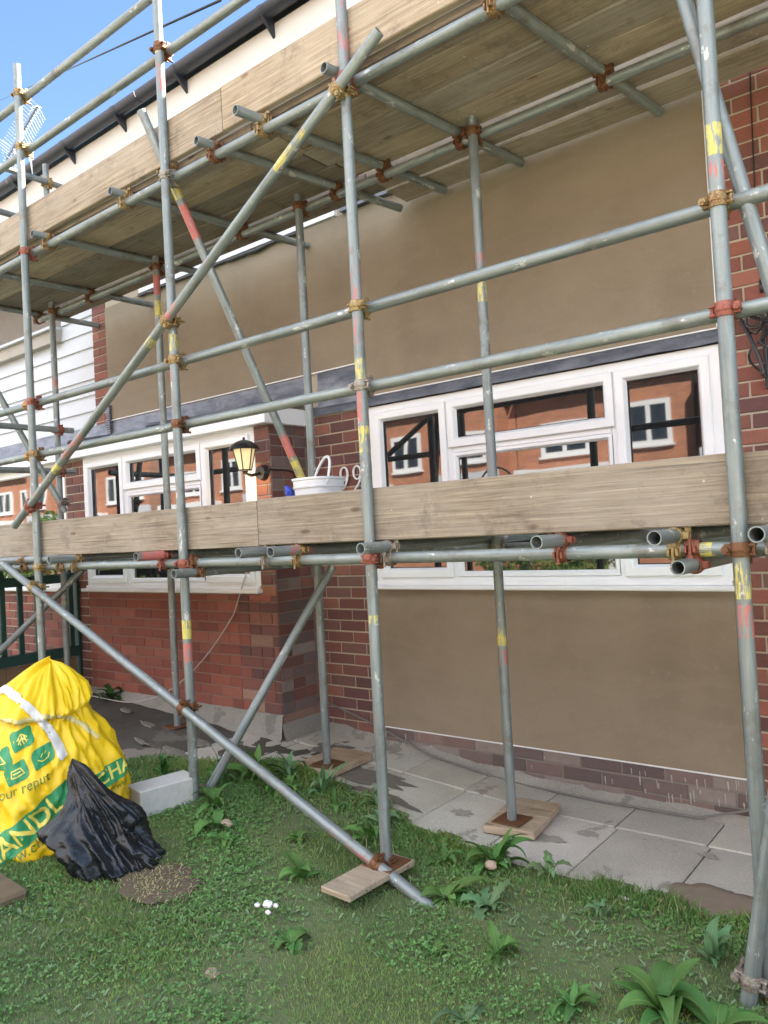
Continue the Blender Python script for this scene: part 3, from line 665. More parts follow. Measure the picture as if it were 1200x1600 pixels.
# windows
def ring_frame(mb, x0, x1, z0, z1, prof):
    """mitred frame: prof is a list of (inset, y)"""
    vs = []
    for (i, y) in prof: vs += [(x0 + i, y, z0 + i), (x1 - i, y, z0 + i), (x1 - i, y, z1 - i), (x0 + i, y, z1 - i)]
    n = len(prof); mb.add(vs, [(k2 * 4 + j, k2 * 4 + (j + 1) % 4, (k2 + 1) * 4 + (j + 1) % 4, (k2 + 1) * 4 + j) for k2 in range(n - 1) for j in range(4)])
def window(name, x0, x1, z0, z1, m1, m2, zt, yf, win_label=None, low_z=None, side_z=1.30):
    W_ = thing(name, None, None, ((x0 + x1) / 2, yf, z0)); W_.parent = house; W_.matrix_parent_inverse = Matrix.Translation(-Vector(house.location)); bpy.context.view_layer.update()
    for k2 in ('label', 'category'):
        if k2 in W_: del W_[k2]
    mb = MB(); fr = .055; y = yf
    ring_frame(mb, x0, x1, z0, z1, [(0, y + .07), (0, y), (fr - .01, y), (fr, y + .012), (fr, y + .07)])
    for xm in (m1, m2): mb.bbox(xm - .028, xm + .028, y + .001, y + .06, z0 + .045, z1 - .045, .006)
    mb.bbox(m1 + .028, m2 - .028, y + .0015, y + .06, zt - .028, zt + .028, .006)
    sub(mb, 'frame', UPVC, W_)
    gl = []
    def sash(a, b, c, d, w_=.062):
        mb = MB(); ring_frame(mb, a, b, c, d, [(0, y + .01), (0, y - .014), (.004, y - .018), (w_ - .022, y - .018), (w_ - .016, y - .014), (w_ - .003, y + .012), (w_, y + .014), (w_, y + .03)])
        sub(mb, 'sash', UPVC, W_)
        mb = MB(); ring_frame(mb, a + w_ - .004, b - w_ + .004, c + w_ - .004, d - w_ + .004, [(0, y + .012), (.004, y + .012), (.006, y + .02)]); sub(mb, 'gasket', BLACKP, W_)
        gl.append((a + w_ - .006, b - w_ + .006, c + w_ - .006, d - w_ + .006))
    g = .006
    sash(x0 + .045, m1 - .006, z0 + .045, z1 - .045); sash(m1 + .006, m2 - .006, zt + .006, z1 - .045); sash(m2 + .006, x1 - .045, z0 + .045, z1 - .045)
    mb = MB(); ring_frame(mb, m1 + .026, m2 - .026, z0 + .05, zt - .026, [(0, y - .002), (.018, y - .002), (.03, y + .014), (.031, y + .03)]); sub(mb, 'glazing_bead', UPVC, W_)
    gl.append((m1 + .05, m2 - .05, z0 + .074, zt - .05))
    for (a, b, c, d) in gl:
        mb = MB(); mb.add([(a, y + .021, c), (b, y + .021, c), (b, y + .0225, d), (a, y + .0225, d)], [(0, 1, 2, 3)]); sub(mb, 'pane', GLASS, W_)
        ob = bpy.context.scene.objects
    mb = MB(); mb.bbox(x0 - .03, x1 + .02, y - .055, y + .03, z0 - .027, z0 - .001, .005); mb.box(x0, x1, y - .018, y + .02, z0 + .0, z0 + .022); sub(mb, 'sill', UPVC, W_)
    return W_
window('window', WX0, WX1, 1.143, 2.304, -2.563, -1.512, 1.965, -.006)
window('window', -6.05, -3.90, 1.143, 2.244, -5.45, -4.462, 1.925, YB - .002)
# eaves
mb = MB(); mb.bbox(-12, 3.5, -.36, -.335, 4.49, 4.86, .003); sub(mb, 'fascia', FASC, house)
mb = MB(); mb.box(-12, 3.5, -.355, -.001, 4.455, 4.485); mb.bbox(-12, 3.5, -.375, -.3601, 4.46, 4.52, .003); sub(mb, 'soffit', SOFF, house)
mb = MB(); n = 14
for x0, x1 in ((-12, -6.93), (-6.925, -4.9), (-4.895, -2.9), (-2.895, -.9), (-.895, 3.5)):
    vs = []
    for x in (x0, x1):
        for k2 in range(n + 1):
            a = pi + pi * k2 / n; vs.append((x, -.43 + .058 * cos(a), 4.915 + .058 * sin(a)))
        for k2 in range(n + 1):
            a = 2 * pi - pi * k2 / n; vs.append((x, -.43 + .055 * cos(a), 4.915 + .055 * sin(a)))
    m_ = 2 * n + 2; mb.add(vs, [(i, (i + 1) % m_, m_ + (i + 1) % m_, m_ + i) for i in range(m_)] + [tuple(range(m_)), tuple(range(m_, 2 * m_))])
g_ = sub(mb, 'gutter', DKBRN, house, smooth=False)
for i in range(15):
    x = -9.5 + i * .86 + .1 * sin(i * 5); mb = MB()
    mb.add([(x, -.361, 4.87), (x, -.361, 4.76), (x, -.47, 4.86), (x + .02, -.361, 4.87), (x + .02, -.361, 4.76), (x + .02, -.47, 4.86)], [(0, 1, 2), (3, 4, 5), (0, 1, 4, 3), (1, 2, 5, 4), (2, 0, 3, 5)])
    vs = []
    for xx in (x - .012, x + .032):
        for r_ in (.059, .063):
            for k2 in range(11):
                a = pi + pi * k2 / 10; vs.append((xx, -.43 + r_ * cos(a), 4.915 + r_ * sin(a)))
    mb.add(vs, [(11 + k2, 12 + k2, 34 + k2, 33 + k2) for k2 in range(10)])
    sub(mb, 'gutter_bracket', DKBRN, g_)
mb = MB(); vs = []; nx = 78
for k2 in range(16):
    y = -.42 + k2 * .34; z = 4.92 + (k2 * .34) * .62
    for zz, yy in ((z, y), (z + .018, y)):
        vs += [(-12, yy, zz), (3.5, yy, zz)]
mb.add(vs, [(2 * i, 2 * i + 1, 2 * i + 3, 2 * i + 2) for i in range(31)])
mb.add([(-12, 4.68, 8.08), (3.5, 4.68, 8.08), (3.5, 9.5, 5), (-12, 9.5, 5)], [(0, 1, 2, 3)]); mb.add([(3.5, -.42, 4.90), (3.5, 4.68, 8.06), (3.5, 9.5, 4.98), (3.5, 9.5, 4.9)], [(0, 1, 2, 3)])
sub(mb, 'roof', TILE, house)
mb = MB(); mb.box(-12, 3.5, .25, 9.2, -.3, 4.9); sub(mb, 'inner_block', MORTD, house)
# numerals: each a swept loop and tail
for nx_, in ((-3.405,), (-3.29,)):
    mb = MB(); pts = []; wds = []
    for k2 in range(17):
        a = pi * .05 - 2 * pi * k2 / 16; pts.append((nx_ + .032 * cos(a) + .004, -.022, 1.888 + .045 * sin(a))); wds.append(.006 + .0022 * abs(cos(a)))
    for k2 in range(1, 9):
        t = k2 / 8; pts.append((nx_ + .035 + .006 * sin(t * 3) - .085 * t ** 1.8, -.022, 1.888 - .135 * t)); wds.append(.0078 - .003 * t)
    mb.path(pts, wds, 8); mb.cyl((nx_ + .034, -.02, 1.88), (nx_ + .034, .0, 1.88), .003, 6)
    sub(mb, 'numeral', WHITEP, house, smooth=True)

# ------------------------------------------------------------ neighbouring house
nb = thing('clad_house', 'neighbouring house on the left with white horizontal cladding', 'house', (-9, 0, 0))
mb = MB(); mb.box(-14, -6.405, .02, .24, 2.45, 3.48); mb.box(-6.95, -6.405, .021, .239, 3.48, 3.95)
z = 2.45
while z < 3.44:
    mb.add([(-14, -.0, z), (-6.402, -.0, z), (-6.402, .018, z + .150), (-14, .018, z + .150), (-14, .02, z), (-6.402, .02, z)], [(0, 1, 2, 3), (0, 1, 5, 4)]); z += .148
while z < 3.95:
    mb.add([(-6.95, -.0, z), (-6.402, -.0, z), (-6.402, .018, z + .150), (-6.95, .018, z + .150), (-6.95, .02, z), (-6.402, .02, z)], [(0, 1, 2, 3), (0, 1, 5, 4)]); z += .148
sub(mb, 'cladding', CLAD, nb)
mb = MB(); mb.bbox(-14, -6.95, -.06, .02, 3.48, 3.60, .004); sub(mb, 'fascia', simple('weathered_fascia', (.36, .33, .29), .7, 0, .25, 5), nb)
mb = MB(); mb.bbox(-14, -6.96, -.10, .3, 3.601, 3.63, .004); sub(mb, 'roof', CLAD, nb)
mb = MB(); mb.box(-14, -6.905, YB + .004, -.001, -.1, 1.113)
bricks(mb, (-10.5, YB + .004, 0), (1, 0, 0), (0, -1, 0), 4.2, .1, 1.10, ORNG + PURP, seed=21)
sub(mb, 'bay_wall', [MORT, BRK], nb)
mb = MB(); ring_frame(mb, -8.7, -6.362, 1.14, 2.244, [(0, YB + .06), (0, YB - .002), (.06, YB - .002), (.07, YB + .01), (.07, YB + .03)]); mb.bbox(-8.7, -6.36, YB - .05, YB + .02, 1.113, 1.139, .004)
mb.box(-14, -8.7, YB + .003, 0, 1.113, 2.244)
wf = sub(mb, 'window', UPVC, nb)
mb = MB(); mb.add([(-8.64, YB + .02, 1.2), (-6.42, YB + .02, 1.2), (-6.42, YB + .02, 2.19), (-8.64, YB + .02, 2.19)], [(0, 1, 2, 3)]); sub(mb, 'pane', GLASS, wf)

# ------------------------------------------------------------ garden fence between the two fronts
fc = thing('garden_fence', 'dark green picket fence on low wooden boards left of the bay', 'fence', (-6.2, -1.4, gz(-6.2)))
mb = MB(); mb.bbox(-6.235, -6.165, -2.6, -.40, 1.20, 1.275, .005); sub(mb, 'top_rail', GREENF, fc)
mb = MB(); mb.bbox(-6.235, -6.165, -2.6, -.40, .57, .655, .005); sub(mb, 'bottom_rail', GREENF, fc)
for k2 in range(15):
    y = -.595 - k2 * .142 if k2 else -.445
    mb = MB(); mb.bbox(-6.213, -6.187, y - .022, y + .022, .656, 1.199, .004); mb.add([(-6.213, y - .022, 1.276), (-6.187, y - .022, 1.276), (-6.187, y + .022, 1.276), (-6.213, y + .022, 1.276), (-6.2, y, 1.37)], [(0, 1, 4), (1, 2, 4), (2, 3, 4), (3, 0, 4)])
    sub(mb, 'picket', GREENF, fc)
mb = MB(); mb.bbox(-6.27, -6.18, -.398, -.369, .2, 1.33, .005); sub(mb, 'post', GREENF, fc)
mb = MB(); mb.bbox(-6.26, -6.2, -2.68, -2.61, .2, 1.4, .005); sub(mb, 'post', GREENF, fc)
mb = MB()
for k2 in range(14): g = random.uniform(.8, 1.2); mb.bbox(-6.215, -6.19, -.41 - (k2 + 1) * .15, -.415 - k2 * .15, gz(-6.2) - .03, .565 - .004, .003, col=(g, g, g, 1))
sub(mb, 'boards', FWOOD, fc)

# ------------------------------------------------------------ scaffold
scaf = thing('scaffolding', 'galvanised tube scaffold with two lifts in front of the house', 'scaffold', (-2.8, -1.0, 0))
RT = .02415
YEL_P = (.60, .50, .07); RED_P = (.48, .085, .07)
def tube(name, a, b, paint=(), parent=scaf, lab=None, seed=0):
    """paint: (t0, t1, colour, strength, side or None) with t in metres from a"""
    a = Vector(a); b = Vector(b); L = (b - a).length; d = (b - a).normalized()
    z = d; x = Vector((0, -1, 0)) - z * z.dot(Vector((0, -1, 0)))
    if x.length < .1: x = Vector((0, 0, 1)) - z * z.z
    x.normalize(); y = z.cross(x)
    Mx = Matrix((x, y, z)).transposed().to_4x4(); Mx.translation = a
    cuts = {0, L}
    paint = [q for p in paint for q in ((p[0] - (p[1] - p[0]) * .10, p[0] + (p[1] - p[0]) * .06, p[2], p[3] * .5) + tuple(p[4:]), (p[0] + (p[1] - p[0]) * .06, p[1] - (p[1] - p[0]) * .06) + tuple(p[2:]), (p[1] - (p[1] - p[0]) * .06, p[1] + (p[1] - p[0]) * .10, p[2], p[3] * .5) + tuple(p[4:]))]
    for p in paint: cuts |= {min(L, max(0, p[0])), min(L, max(0, p[1]))}
    n = max(1, int(L / .25))
    cuts |= {L * i / n for i in range(n + 1)}; cuts = sorted(cuts); n = 20; mb = MB(); bend = random.Random(seed + 5).uniform(-.004, .004)
    vs = []
    for t in cuts:
        off = bend * sin(pi * t / L)
        vs += [(RT * cos(2 * pi * i / n) + off, RT * sin(2 * pi * i / n), t) for i in range(n)]
    o_ = 0
    fs = []; cs = []
    for k2 in range(len(cuts) - 1):
        tm = (cuts[k2] + cuts[k2 + 1]) / 2
        for i in range(n):
            c = (0, 0, 0, 0); am = 2 * pi * (i + .5) / n
            for p in paint:
                if p[0] <= tm <= p[1] and (len(p) < 5 or p[4] is None or cos(am - p[4]) > .15): c = (*p[2], p[3])
            fs.append((k2 * n + i, k2 * n + (i + 1) % n, (k2 + 1) * n + (i + 1) % n, (k2 + 1) * n + i)); cs.append(c)
    for f, c in zip(fs, cs): mb.f.append(f); mb.mi.append(0); mb.c.append(c)
    mb.v += vs
    ri = .0200
    for (t, s_) in ((0, 1), (L, -1)):
        k0 = len(mb.v) ; base = 0 if t == 0 else (len(cuts) - 1) * n
        mb.v += [(ri * cos(2 * pi * i / n), ri * sin(2 * pi * i / n), t) for i in range(n)] + [(ri * cos(2 * pi * i / n), ri * sin(2 * pi * i / n), t + s_ * .18) for i in range(n)] + [(0, 0, t + s_ * .18)]
        for i in range(n):
            j = (i + 1) % n
            for f in ((base + i, base + j, k0 + j, k0 + i), (k0 + i, k0 + j, k0 + n + j, k0 + n + i), (k0 + n + i, k0 + n + j, k0 + 2 * n)): mb.f.append(f); mb.mi.append(0); mb.c.append((0, 0, 0, 0))
    o = mb.build(name, GALV, None, smooth='auto', attr='paint'); o.matrix_world = Mx; bpy.context.view_layer.update()
    o.parent = parent; o.matrix_parent_inverse = parent.matrix_world.inverted()
    if lab: o['label'] = lab
    return o
# coupler prototypes --------------------------------------------------
def coupler_mesh(name, ang, mat, var=0):
    """tube A along Z at origin, tube B through (0,.052,0) along X turned by ang about Y"""
    mb = MB(); s = -1 if var else 1
    mb.ring((0, 0, 0), (0, 0, 1), .0243, .0285, .046, 22)
    mb.ring((0, 0, 0), (0, 0, 1), .0284, .031, .014, 22)
    # front flap: thicker plate in front with the hinge and bolt lugs
    for sx in (-1, 1):
        for zz in (-.014, .014): mb.bbox(min(sx * .026, sx * .046), max(sx * .026, sx * .046), -.012, .012, zz - .004, zz + .004, .002)
    mb.cyl((-s * .040, -.030, 0), (-s * .040, .032, 0), .0058, 8); mb.cyl((-s * .040, -.028, 0), (-s * .040, -.016, 0), .0115, 6); mb.cyl((-s * .040, -.016, 0), (-s * .040, -.013, 0), .0135, 10)
    mb.cyl((s * .038, 0, -.020), (s * .038, 0, .020), .006, 8)
    mb.bbox(-.020, .020, .022, .032, -.020, .020, .003)
    b = Vector((cos(ang), 0, sin(ang))); q = Vector((-sin(ang), 0, cos(ang)))
    c = Vector((0, .0525, 0)); mb.ring(c, b, .0243, .0285, .046, 22); mb.ring(c, b, .0284, .031, .014, 22)
    for sz in (-1, 1):
        for t in (-.014, .014):
            p0 = c + b * t + q * sz * .026; p1 = c + b * t + q * sz * .046
            u = b * .004; v = Vector((0, .011, 0)); mb.add([p0 - u - v, p0 + u - v, p0 + u + v, p0 - u + v, p1 - u - v, p1 + u - v, p1 + u + v, p1 - u + v], [(0, 1, 2, 3), (4, 5, 6, 7), (0, 1, 5, 4), (1, 2, 6, 5), (2, 3, 7, 6), (3, 0, 4, 7)])
    pb = c - q * .040
    mb.cyl(pb + Vector((0, -.030, 0)), pb + Vector((0, .034, 0)), .0058, 8); mb.cyl(pb + Vector((0, -.030, 0)), pb + Vector((0, -.019, 0)), .0115, 6)
    pb = c + q * .038; mb.cyl(pb - b * .02, pb + b * .02, .006, 8)
    me_o = mb.build(name, mat, smooth='auto'); me = me_o.data; bpy.data.objects.remove(me_o); return me
_cm = {}
def coupler(p, a, b, o, parent, mi=0, ang=0.0, var=0):
    """p on tube A, a axis of A, o offset direction to B"""
    key = (round(ang, 2), mi, var)
    if key not in _cm: _cm[key] = coupler_mesh('coupler', ang, CPLR[mi], var)
    a = Vector(a).normalized(); o = Vector(o).normalized(); o = (o - a * o.dot(a)).normalized(); x = o.cross(a)
    ob = bpy.data.objects.new('coupler', _cm[key]); COL.objects.link(ob)
    Mx = Matrix((x, o, a)).transposed().to_4x4(); Mx.translation = Vector(p); ob.matrix_world = Mx; bpy.context.view_layer.update()
    ob.parent = parent; ob.matrix_parent_inverse = parent.matrix_world.inverted(); return ob
def base_plate(x, y, z, parent):
    mb = MB(); mb.bbox(x - .075, x + .075, y - .075, y + .075, z, z + .006, .002); mb.cyl((x, y, z + .006), (x, y, z + .05), .019, 12); sub(mb, 'base_plate', RUST, parent, smooth='auto')

YO, YI = -1.3945, -.614; YR = YO + .0525; YLI = YI + .0525
ZL, ZG2, ZG1, ZT, ZH2, ZH1 = 1.376, 2.118, 2.459, 3.452, 4.147, 4.509
out = {}
def P_(ps): return [(a, b, c, s, sd) for a, b, c, s, sd in ps]
specs = {'A': (-4.88, gz(-4.88) + .02, 4.70, []),
 'B': (-3.359, gz(-3.36) + .02, 5.3, [(4.096, 4.147, YEL_P, .8, None), (3.893, 4.09, RED_P, .55, None), (2.50, 2.60, YEL_P, .72, None), (2.334, 2.469, RED_P, .62, None), (.974, 1.085, YEL_P, .85, None), (.856, .964, RED_P, .85, None)]),
 'C': (-2.081, .10, 5.3, [(3.436, 3.80, RED_P, .55, 1.2), (2.265, 2.673, RED_P, .55, .9), (2.125, 2.24, YEL_P, .62, .6), (1.95, 2.10, RED_P, .75, -.9), (1.823, 1.95, YEL_P, .7, .4), (1.1, 1.14, YEL_P, .6, None)]),
 'D': (-.610, .03, 5.3, [(2.589, 2.702, YEL_P, .72, None), (2.495, 2.584, RED_P, .52, None), (1.216, 1.353, YEL_P, .60, None), (1.10, 1.214, RED_P, .62, None)])}
CM = {'A': [1, 1, 2, 2, 1, 1], 'B': [2, 3, 1, 0, 3, 1], 'C': [2, 0, 1, 2, 1, 1], 'D': [3, 2, 1, 0, 1, 1]}
for k2, (x, z0, z1, pn) in specs.items():
    s = tube('standard', (x, YO, z0), (x, YO, z1), [(a - z0, b - z0, c, st, sd_) for a, b, c, st, sd_ in pn], seed=ord(k2)); out[k2] = s
    for zi, zz in enumerate((ZL, ZG2, ZG1, ZT, ZH2, ZH1)):
        if k2 == 'A' or zz < 4.2 or True: coupler((x, YO, zz), (0, 0, 1), (1, 0, 0), (0, 1, 0), s, CM[k2][zi], 0, (zi + ord(k2)) % 2)
    base_plate(x, YO, z0 - (.006 if k2 == 'C' else .05), s)
tube('standard', (-6.45, YO, gz(-6.45)), (-6.45, YO, 4.75))
inn = {}
for k2, x, z0, z1, pn in (('E', -5.990, gz(-5.99) + .02, 4.68, [(2.793, 2.898, RED_P, .62, None), (1.028, 1.107, YEL_P, .6, None)]),
                      ('F', -4.553, gz(-4.55) + .01, 3.62, [(3.239, 3.40, RED_P, .95, None), (3.094, 3.215, YEL_P, .85, None)]),
                      ('G', -3.133, gz(-3.13) + .055, 3.66, []), ('H', -1.917, .056, 3.66, [(2.764, 2.843, RED_P, .6, None), (2.589, 2.70, YEL_P, .65, None), (.894, 1.004, YEL_P, .6, .3), (.80, .888, RED_P, .55, .3)])):
    s = tube('standard', (x, YI, z0), (x, YI, z1), [(a - z0, b - z0, c, st, sd_) for a, b, c, st, sd_ in pn], seed=ord(k2) * 3); inn[k2] = s
    for zz in (ZL, ZT): coupler((x, YI, zz), (0, 0, 1), (1, 0, 0), (0, 1, 0), s, 3 if zz == ZT else 0, 0, ord(k2) % 2)
    base_plate(x, YI, z0 - .006, s)
# ledgers
def hor(name, y, z, x0, x1, pn=(), dz=0): return tube(name, (x0, y, z), (x1, y, z + dz), pn, seed=int(abs(x0 * 7 + z * 3)))
l1 = hor('ledger', YR, ZL, -5.75, 1.2, [(4.99, 5.05, YEL_P, .66, None), (5.23, 5.36, YEL_P, .55, None), (4.75 + .65, 5.52, RED_P, .45, None), (.8, .9, RED_P, .5, None)])
l1b = tube('ledger', (-6.9, YR - .03, ZL + .05), (-4.62, YR - .015, ZL + .052)); coupler((-4.66, YR - .015, ZL + .05), (1, 0, 0), (0, 0, 1), (0, 0, -1), l1b, 1)
coupler((-5.12, YR - .02, ZL + .05), (1, 0, 0), (0, 0, 1), (0, 0, -1), l1b, 1)
l2 = hor('ledger', YR, ZT, -6.9, 1.2); l3 = hor('ledger', YLI, ZT, -6.25, 1.4); l4 = hor('ledger', YLI, ZL, -6.9, 1.4)
# guard rails
for (z, x0, x1) in ((ZG1, -6.9, 1.4), (ZG2, -6.9, 1.4), (ZH1, -6.9, 1.4), (ZH2, -6.9, 1.4)):
    gr = hor('guard_rail', YR, z, x0, x1)
    if z < 3:
        mb = MB(); c = Vector((-4.985, YR, z)); mb.ring(c, (1, 0, 0), .0243, .034, .09, 20); mb.ring(c - Vector((.04, 0, 0)), (1, 0, 0), .0243, .037, .015, 20); mb.ring(c + Vector((.04, 0, 0)), (1, 0, 0), .0243, .037, .015, 20); mb.bbox(c.x - .04, c.x + .04, c.y - .045, c.y - .028, z - .012, z + .012, .004)
        sub(mb, 'sleeve', mk_coupler('sleeve_orange', (.50, .20, .07), (.55, .33, .08), .4), gr, smooth='auto')
for z in (ZG1, ZG2, ZH1, ZH2):
    rr_ = tube('return_rail', (-5.945, -1.55, z - .0), (-5.945, -.50, z + .003)); coupler((-5.99, YI, z), (0, 0, 1), (0, 1, 0), (1, 0, 0), inn['E'], 2 if z < 3 else 1)
# transoms (upper deck)
TR = [(-6.33, -1.45, -6.28, -.02), (-5.55, -1.42, -5.45, -.03), (-4.678, -1.447, -4.545, -.26), (-3.809, -1.44, -3.624, -.03), (-3.021, -1.45, -2.786, -.06), (-2.669, -1.50, -2.447, -.07), (-2.144, -1.455, -1.945, -.05), (-1.384, -1.44, -1.182, -.04), (-.35, -1.44, -.2, -.04), (.5, -1.44, .6, -.05)]
for i, (xa, ya, xb, yb) in enumerate(TR):
    t = tube('transom', (xa, ya, ZT + .048), (xb, yb, ZT + .048), seed=i); d = Vector((xb - xa, yb - ya, 0)).normalized()
    for (yy, mi) in ((YR, (1, 1, 1, 1, 3, 1, 1, 1, 3, 0)[i]), (YLI, 3)):
        f = (yy - ya) / (yb - ya); coupler((xa + (xb - xa) * f, yy, ZT + .048), d, (1, 0, 0), (0, 0, -1), t, mi, 0, i % 2)
# transoms (lower deck); the two lower ones hang under the ledger
for i, (x, z, mi, pn) in enumerate(((-3.595, 1.424, 2, [(0.02, .2, RED_P, .95, None)]), (-2.772, 1.424, 0, []), (-2.555, 1.424, 1, [(.1, .25, RED_P, .6, None)]), (-2.023, 1.424, 0, []), (-1.231, 1.424, 2, [(.08, .2, RED_P, .6, None)]), (-.827, 1.424, 1, []), (-.533, 1.424, 0, []), (-4.50, 1.424, 1, []), (-5.6, 1.424, 1, []), (.4, 1.424, 1, []),
                             (-3.319, 1.328, 3, []), (-.772, 1.328, 2, []))):
    ye = -.43 if x < -3.7 else -.12
    t = tube('transom', (x, -1.524 if z > 1.4 else -1.49, z), (x + .06, ye, z), pn, seed=40 + i)
    coupler((x + .008, YR, z), (0, 1, 0), (1, 0, 0), (0, 0, -1 if z > 1.4 else 1), t, mi, 0, i % 2)
# braces
def ang_between(a, b, o):
    """angle of b measured in frame x = o x a, z = a"""
    a = Vector(a).normalized(); o = Vector(o).normalized(); x = o.cross(a); b = Vector(b).normalized(); return math.atan2(b.dot(a), b.dot(x))
def brace(a, b, pn=(), cl=()):
    t = tube('brace', a, b, pn, seed=int(abs(a[0] * 11))); d = (Vector(b) - Vector(a)).normalized()
    for (x, mi) in cl:
        f = (x - a[0]) / (b[0] - a[0]); p = Vector(a).lerp(Vector(b), f); sgn = 1 if p.y < YO else -1
        o = Vector((0, 1, 0)); an = ang_between(d, (0, 0, 1), o); coupler(p, d, (0, 0, 1), o, t, mi, an)
    return t
b1 = brace((-1.841, -1.447, 3.525), (-5.07, -1.447, 1.655), [(.48, .74, YEL_P, .6, .5), (1.60, 1.75, RED_P, .62, None), (1.86, 1.93, YEL_P, .8, None), (2.70, 2.98, RED_P, .55, None), (3.02, 3.12, YEL_P, .8, None), (3.13, 3.4, RED_P, .4, None)], ((-2.085, 1), (-3.34, 1), (-4.86, 2)))
b4 = brace((-5.25, -1.447, 1.408), (-1.76, -1.447, -.03), [(3.15, 3.42, RED_P, .55, 1.)], ((-4.86, 1), (-3.35, 3), (-2.09, 3)))
b2 = tube('brace', (-3.479, -1.44, 3.833), (-3.160, -.664, 1.80), [(.41, .51, YEL_P, .95, None), (.515, .73, RED_P, .95, None), (1.90, 2.04, RED_P, .9, None), (2.05, 2.2, YEL_P, .88, None)]); coupler((-3.43, -1.33, 3.53), (Vector((-3.16, -.664, 1.8)) - Vector((-3.479, -1.44, 3.833))), (1, 0, 0), (1, 0, 0), b2, 1, .3)
b3 = tube('brace', (-2.963, -.664, 1.305), (-3.395, -1.32, .10)); coupler((-3.385, -1.30, .145), Vector((.432, .656, 1.205)), (0, 0, 1), (0, -1, .5), b3, 0, .9)
b5 = tube('brace', (-5.829, -.664, 1.781), (-6.44, -1.33, 3.66)); coupler((-5.85, -.69, 1.85), (.4, .4, -1.2), (0, 0, 1), (0, 1, 0), b5, 0, .8)
b6 = tube('brace', (-5.611, -.664, 1.311), (-6.42, -1.38, .33))
b7 = tube('brace', (-.745, -1.33, 3.45), (-.36, -1.33, 1.55))
b8 = tube('brace', (-.665, -1.447, -.02), (-.30, -1.447, 2.0)); coupler((-.648, -1.447, .085), (.36, 0, 2.02), (0, 0, 1), (0, 1, 0), b8, 0, 1.4)
# ------------------------------------------------------------ boards
def board(x0, x1, y0, y1, z0, z1, label, group, tint=(1, 1, 1), seed=0, name='scaffold_board', sag=.004, band=False):
    L = x1 - x0; cx, cy, cz = x0, (y0 + y1) / 2, z0
    o0 = bpy.data.objects.new(name, None) if band else None
    mb = MB(); n = max(2, int(L / .35)); rr = random.Random(seed); b = .004; W = (y1 - y0) / 2; H = z1 - z0; vs = []
    prof = [(-W + b, 0), (W - b, 0), (W, b), (W, H - b), (W - b, H), (-W + b, H), (-W, H - b), (-W, b)]
    ph = rr.uniform(0, 6)
    for i in range(n + 1):
        x = L * i / n; dz = sag * sin(x * 1.7 + ph); dy = sag * .6 * sin(x * 1.1 + ph * 2)
        vs += [(x, y + dy, z + dz) for y, z in prof]
    fs = [(8 * i + j, 8 * i + (j + 1) % 8, 8 * (i + 1) + (j + 1) % 8, 8 * (i + 1) + j) for i in range(n) for j in range(8)] + [tuple(range(8)), tuple(8 * n + j for j in range(8))]
    mb.add(vs, fs, col=(*tint, 1)); o = mb.build(name, WOOD, M=Matrix.Translation((cx, cy, cz)), smooth=False)
    return tag(o, label, 'board', group)
ZD = ZT + .0725
rows = [(-1.302, -1.152, 'outermost'), (-1.148, -.937, 'second'), (-.932, -.733, 'third'), (-.728, -.528, 'fourth'), (-.480, -.285, 'fifth'), (-.257, -.045, 'innermost')]
TN = [(1, .97, .94), (.68, .64, .60), (.88, .84, .8), (1.22, 1.13, 1.0), (.74, .69, .62), (1.05, .96, .84), (.62, .60, .58), (1.12, 1.07, 1.0)]
for i, (y0, y1, nm) in enumerate(rows):
    segs = [(-6.42, -2.78 + .05 * (i % 2)), (-2.77 + .05 * (i % 2), 1.15)] if i < 5 else [(-2.74, 1.15)]
    if i == 4: segs = [(-6.42, -4.72), (-4.70, -2.72), (-2.71, 1.15)]
    for j, (x0, x1) in enumerate(segs):
        side = 'whole right half of the' if len(segs) == 1 else ('left part of the', 'right part of the')[j] if len(segs) == 2 else ('left third of the', 'middle part of the', 'right part of the')[j]
        board(x0, x1, y0, y1, ZD, ZD + .038, 'weathered plank, %s row from the outside, %s upper deck' % (nm, side), 'planks of the upper deck', TN[(i * 3 + j * 2) % 8], seed=i * 5 + j)
ZD2 = ZL + .0735
for i, (y0, y1, nm) in enumerate(((-1.302, -1.09, 'outermost'), (-1.085, -.865, 'second'), (-.86, -.64, 'third'))):
    for j, (x0, x1) in enumerate(((-6.9, -2.85), (-2.84, 1.15))):
        board(x0, x1, y0, y1, ZD2, ZD2 + .036, 'plank seen edge on, %s row from the outside, %s part of the lower deck' % (nm, ('left', 'right')[j]), 'planks of the lower deck', TN[(i * 2 + j * 3 + 1) % 8], seed=60 + i * 2 + j, sag=.001)
YT0, YT1 = YO + .030, YO + .068
g = 'toe boards along the scaffold edge'
YT0 = YR - .026 + .052; YT1 = YT0 + .038
for x0, x1, z0, lab, tn, sd_ in ((-6.9, -4.86, 3.538, 'toe board of the upper deck left of the leftmost outer standard', (1.12, 1.08, 1.0), 71), (-4.855, -2.92, 3.54, 'toe board of the upper deck between the two left outer standards and beyond', (1.2, 1.12, 1.02), 72), (-2.915, 1.15, 3.542, 'pale toe board of the upper deck reaching the top of the picture', (1.38, 1.27, 1.12), 73)):
    pass
def toe(x0, x1, z0, lab, tn, sd_):
    board(x0, x1, YO + .030, YO + .066, z0, z0 + .225, lab, g, tn, seed=sd_, name='toe_board', sag=.0012)
toe(-6.9, -2.918, 3.540, 'sun bleached toe board along the left half of the upper deck', (1.14, 1.07, .98), 72)
toe(-2.913, 1.15, 3.543, 'pale toe board along the right half of the upper deck', (1.28, 1.18, 1.02), 73)
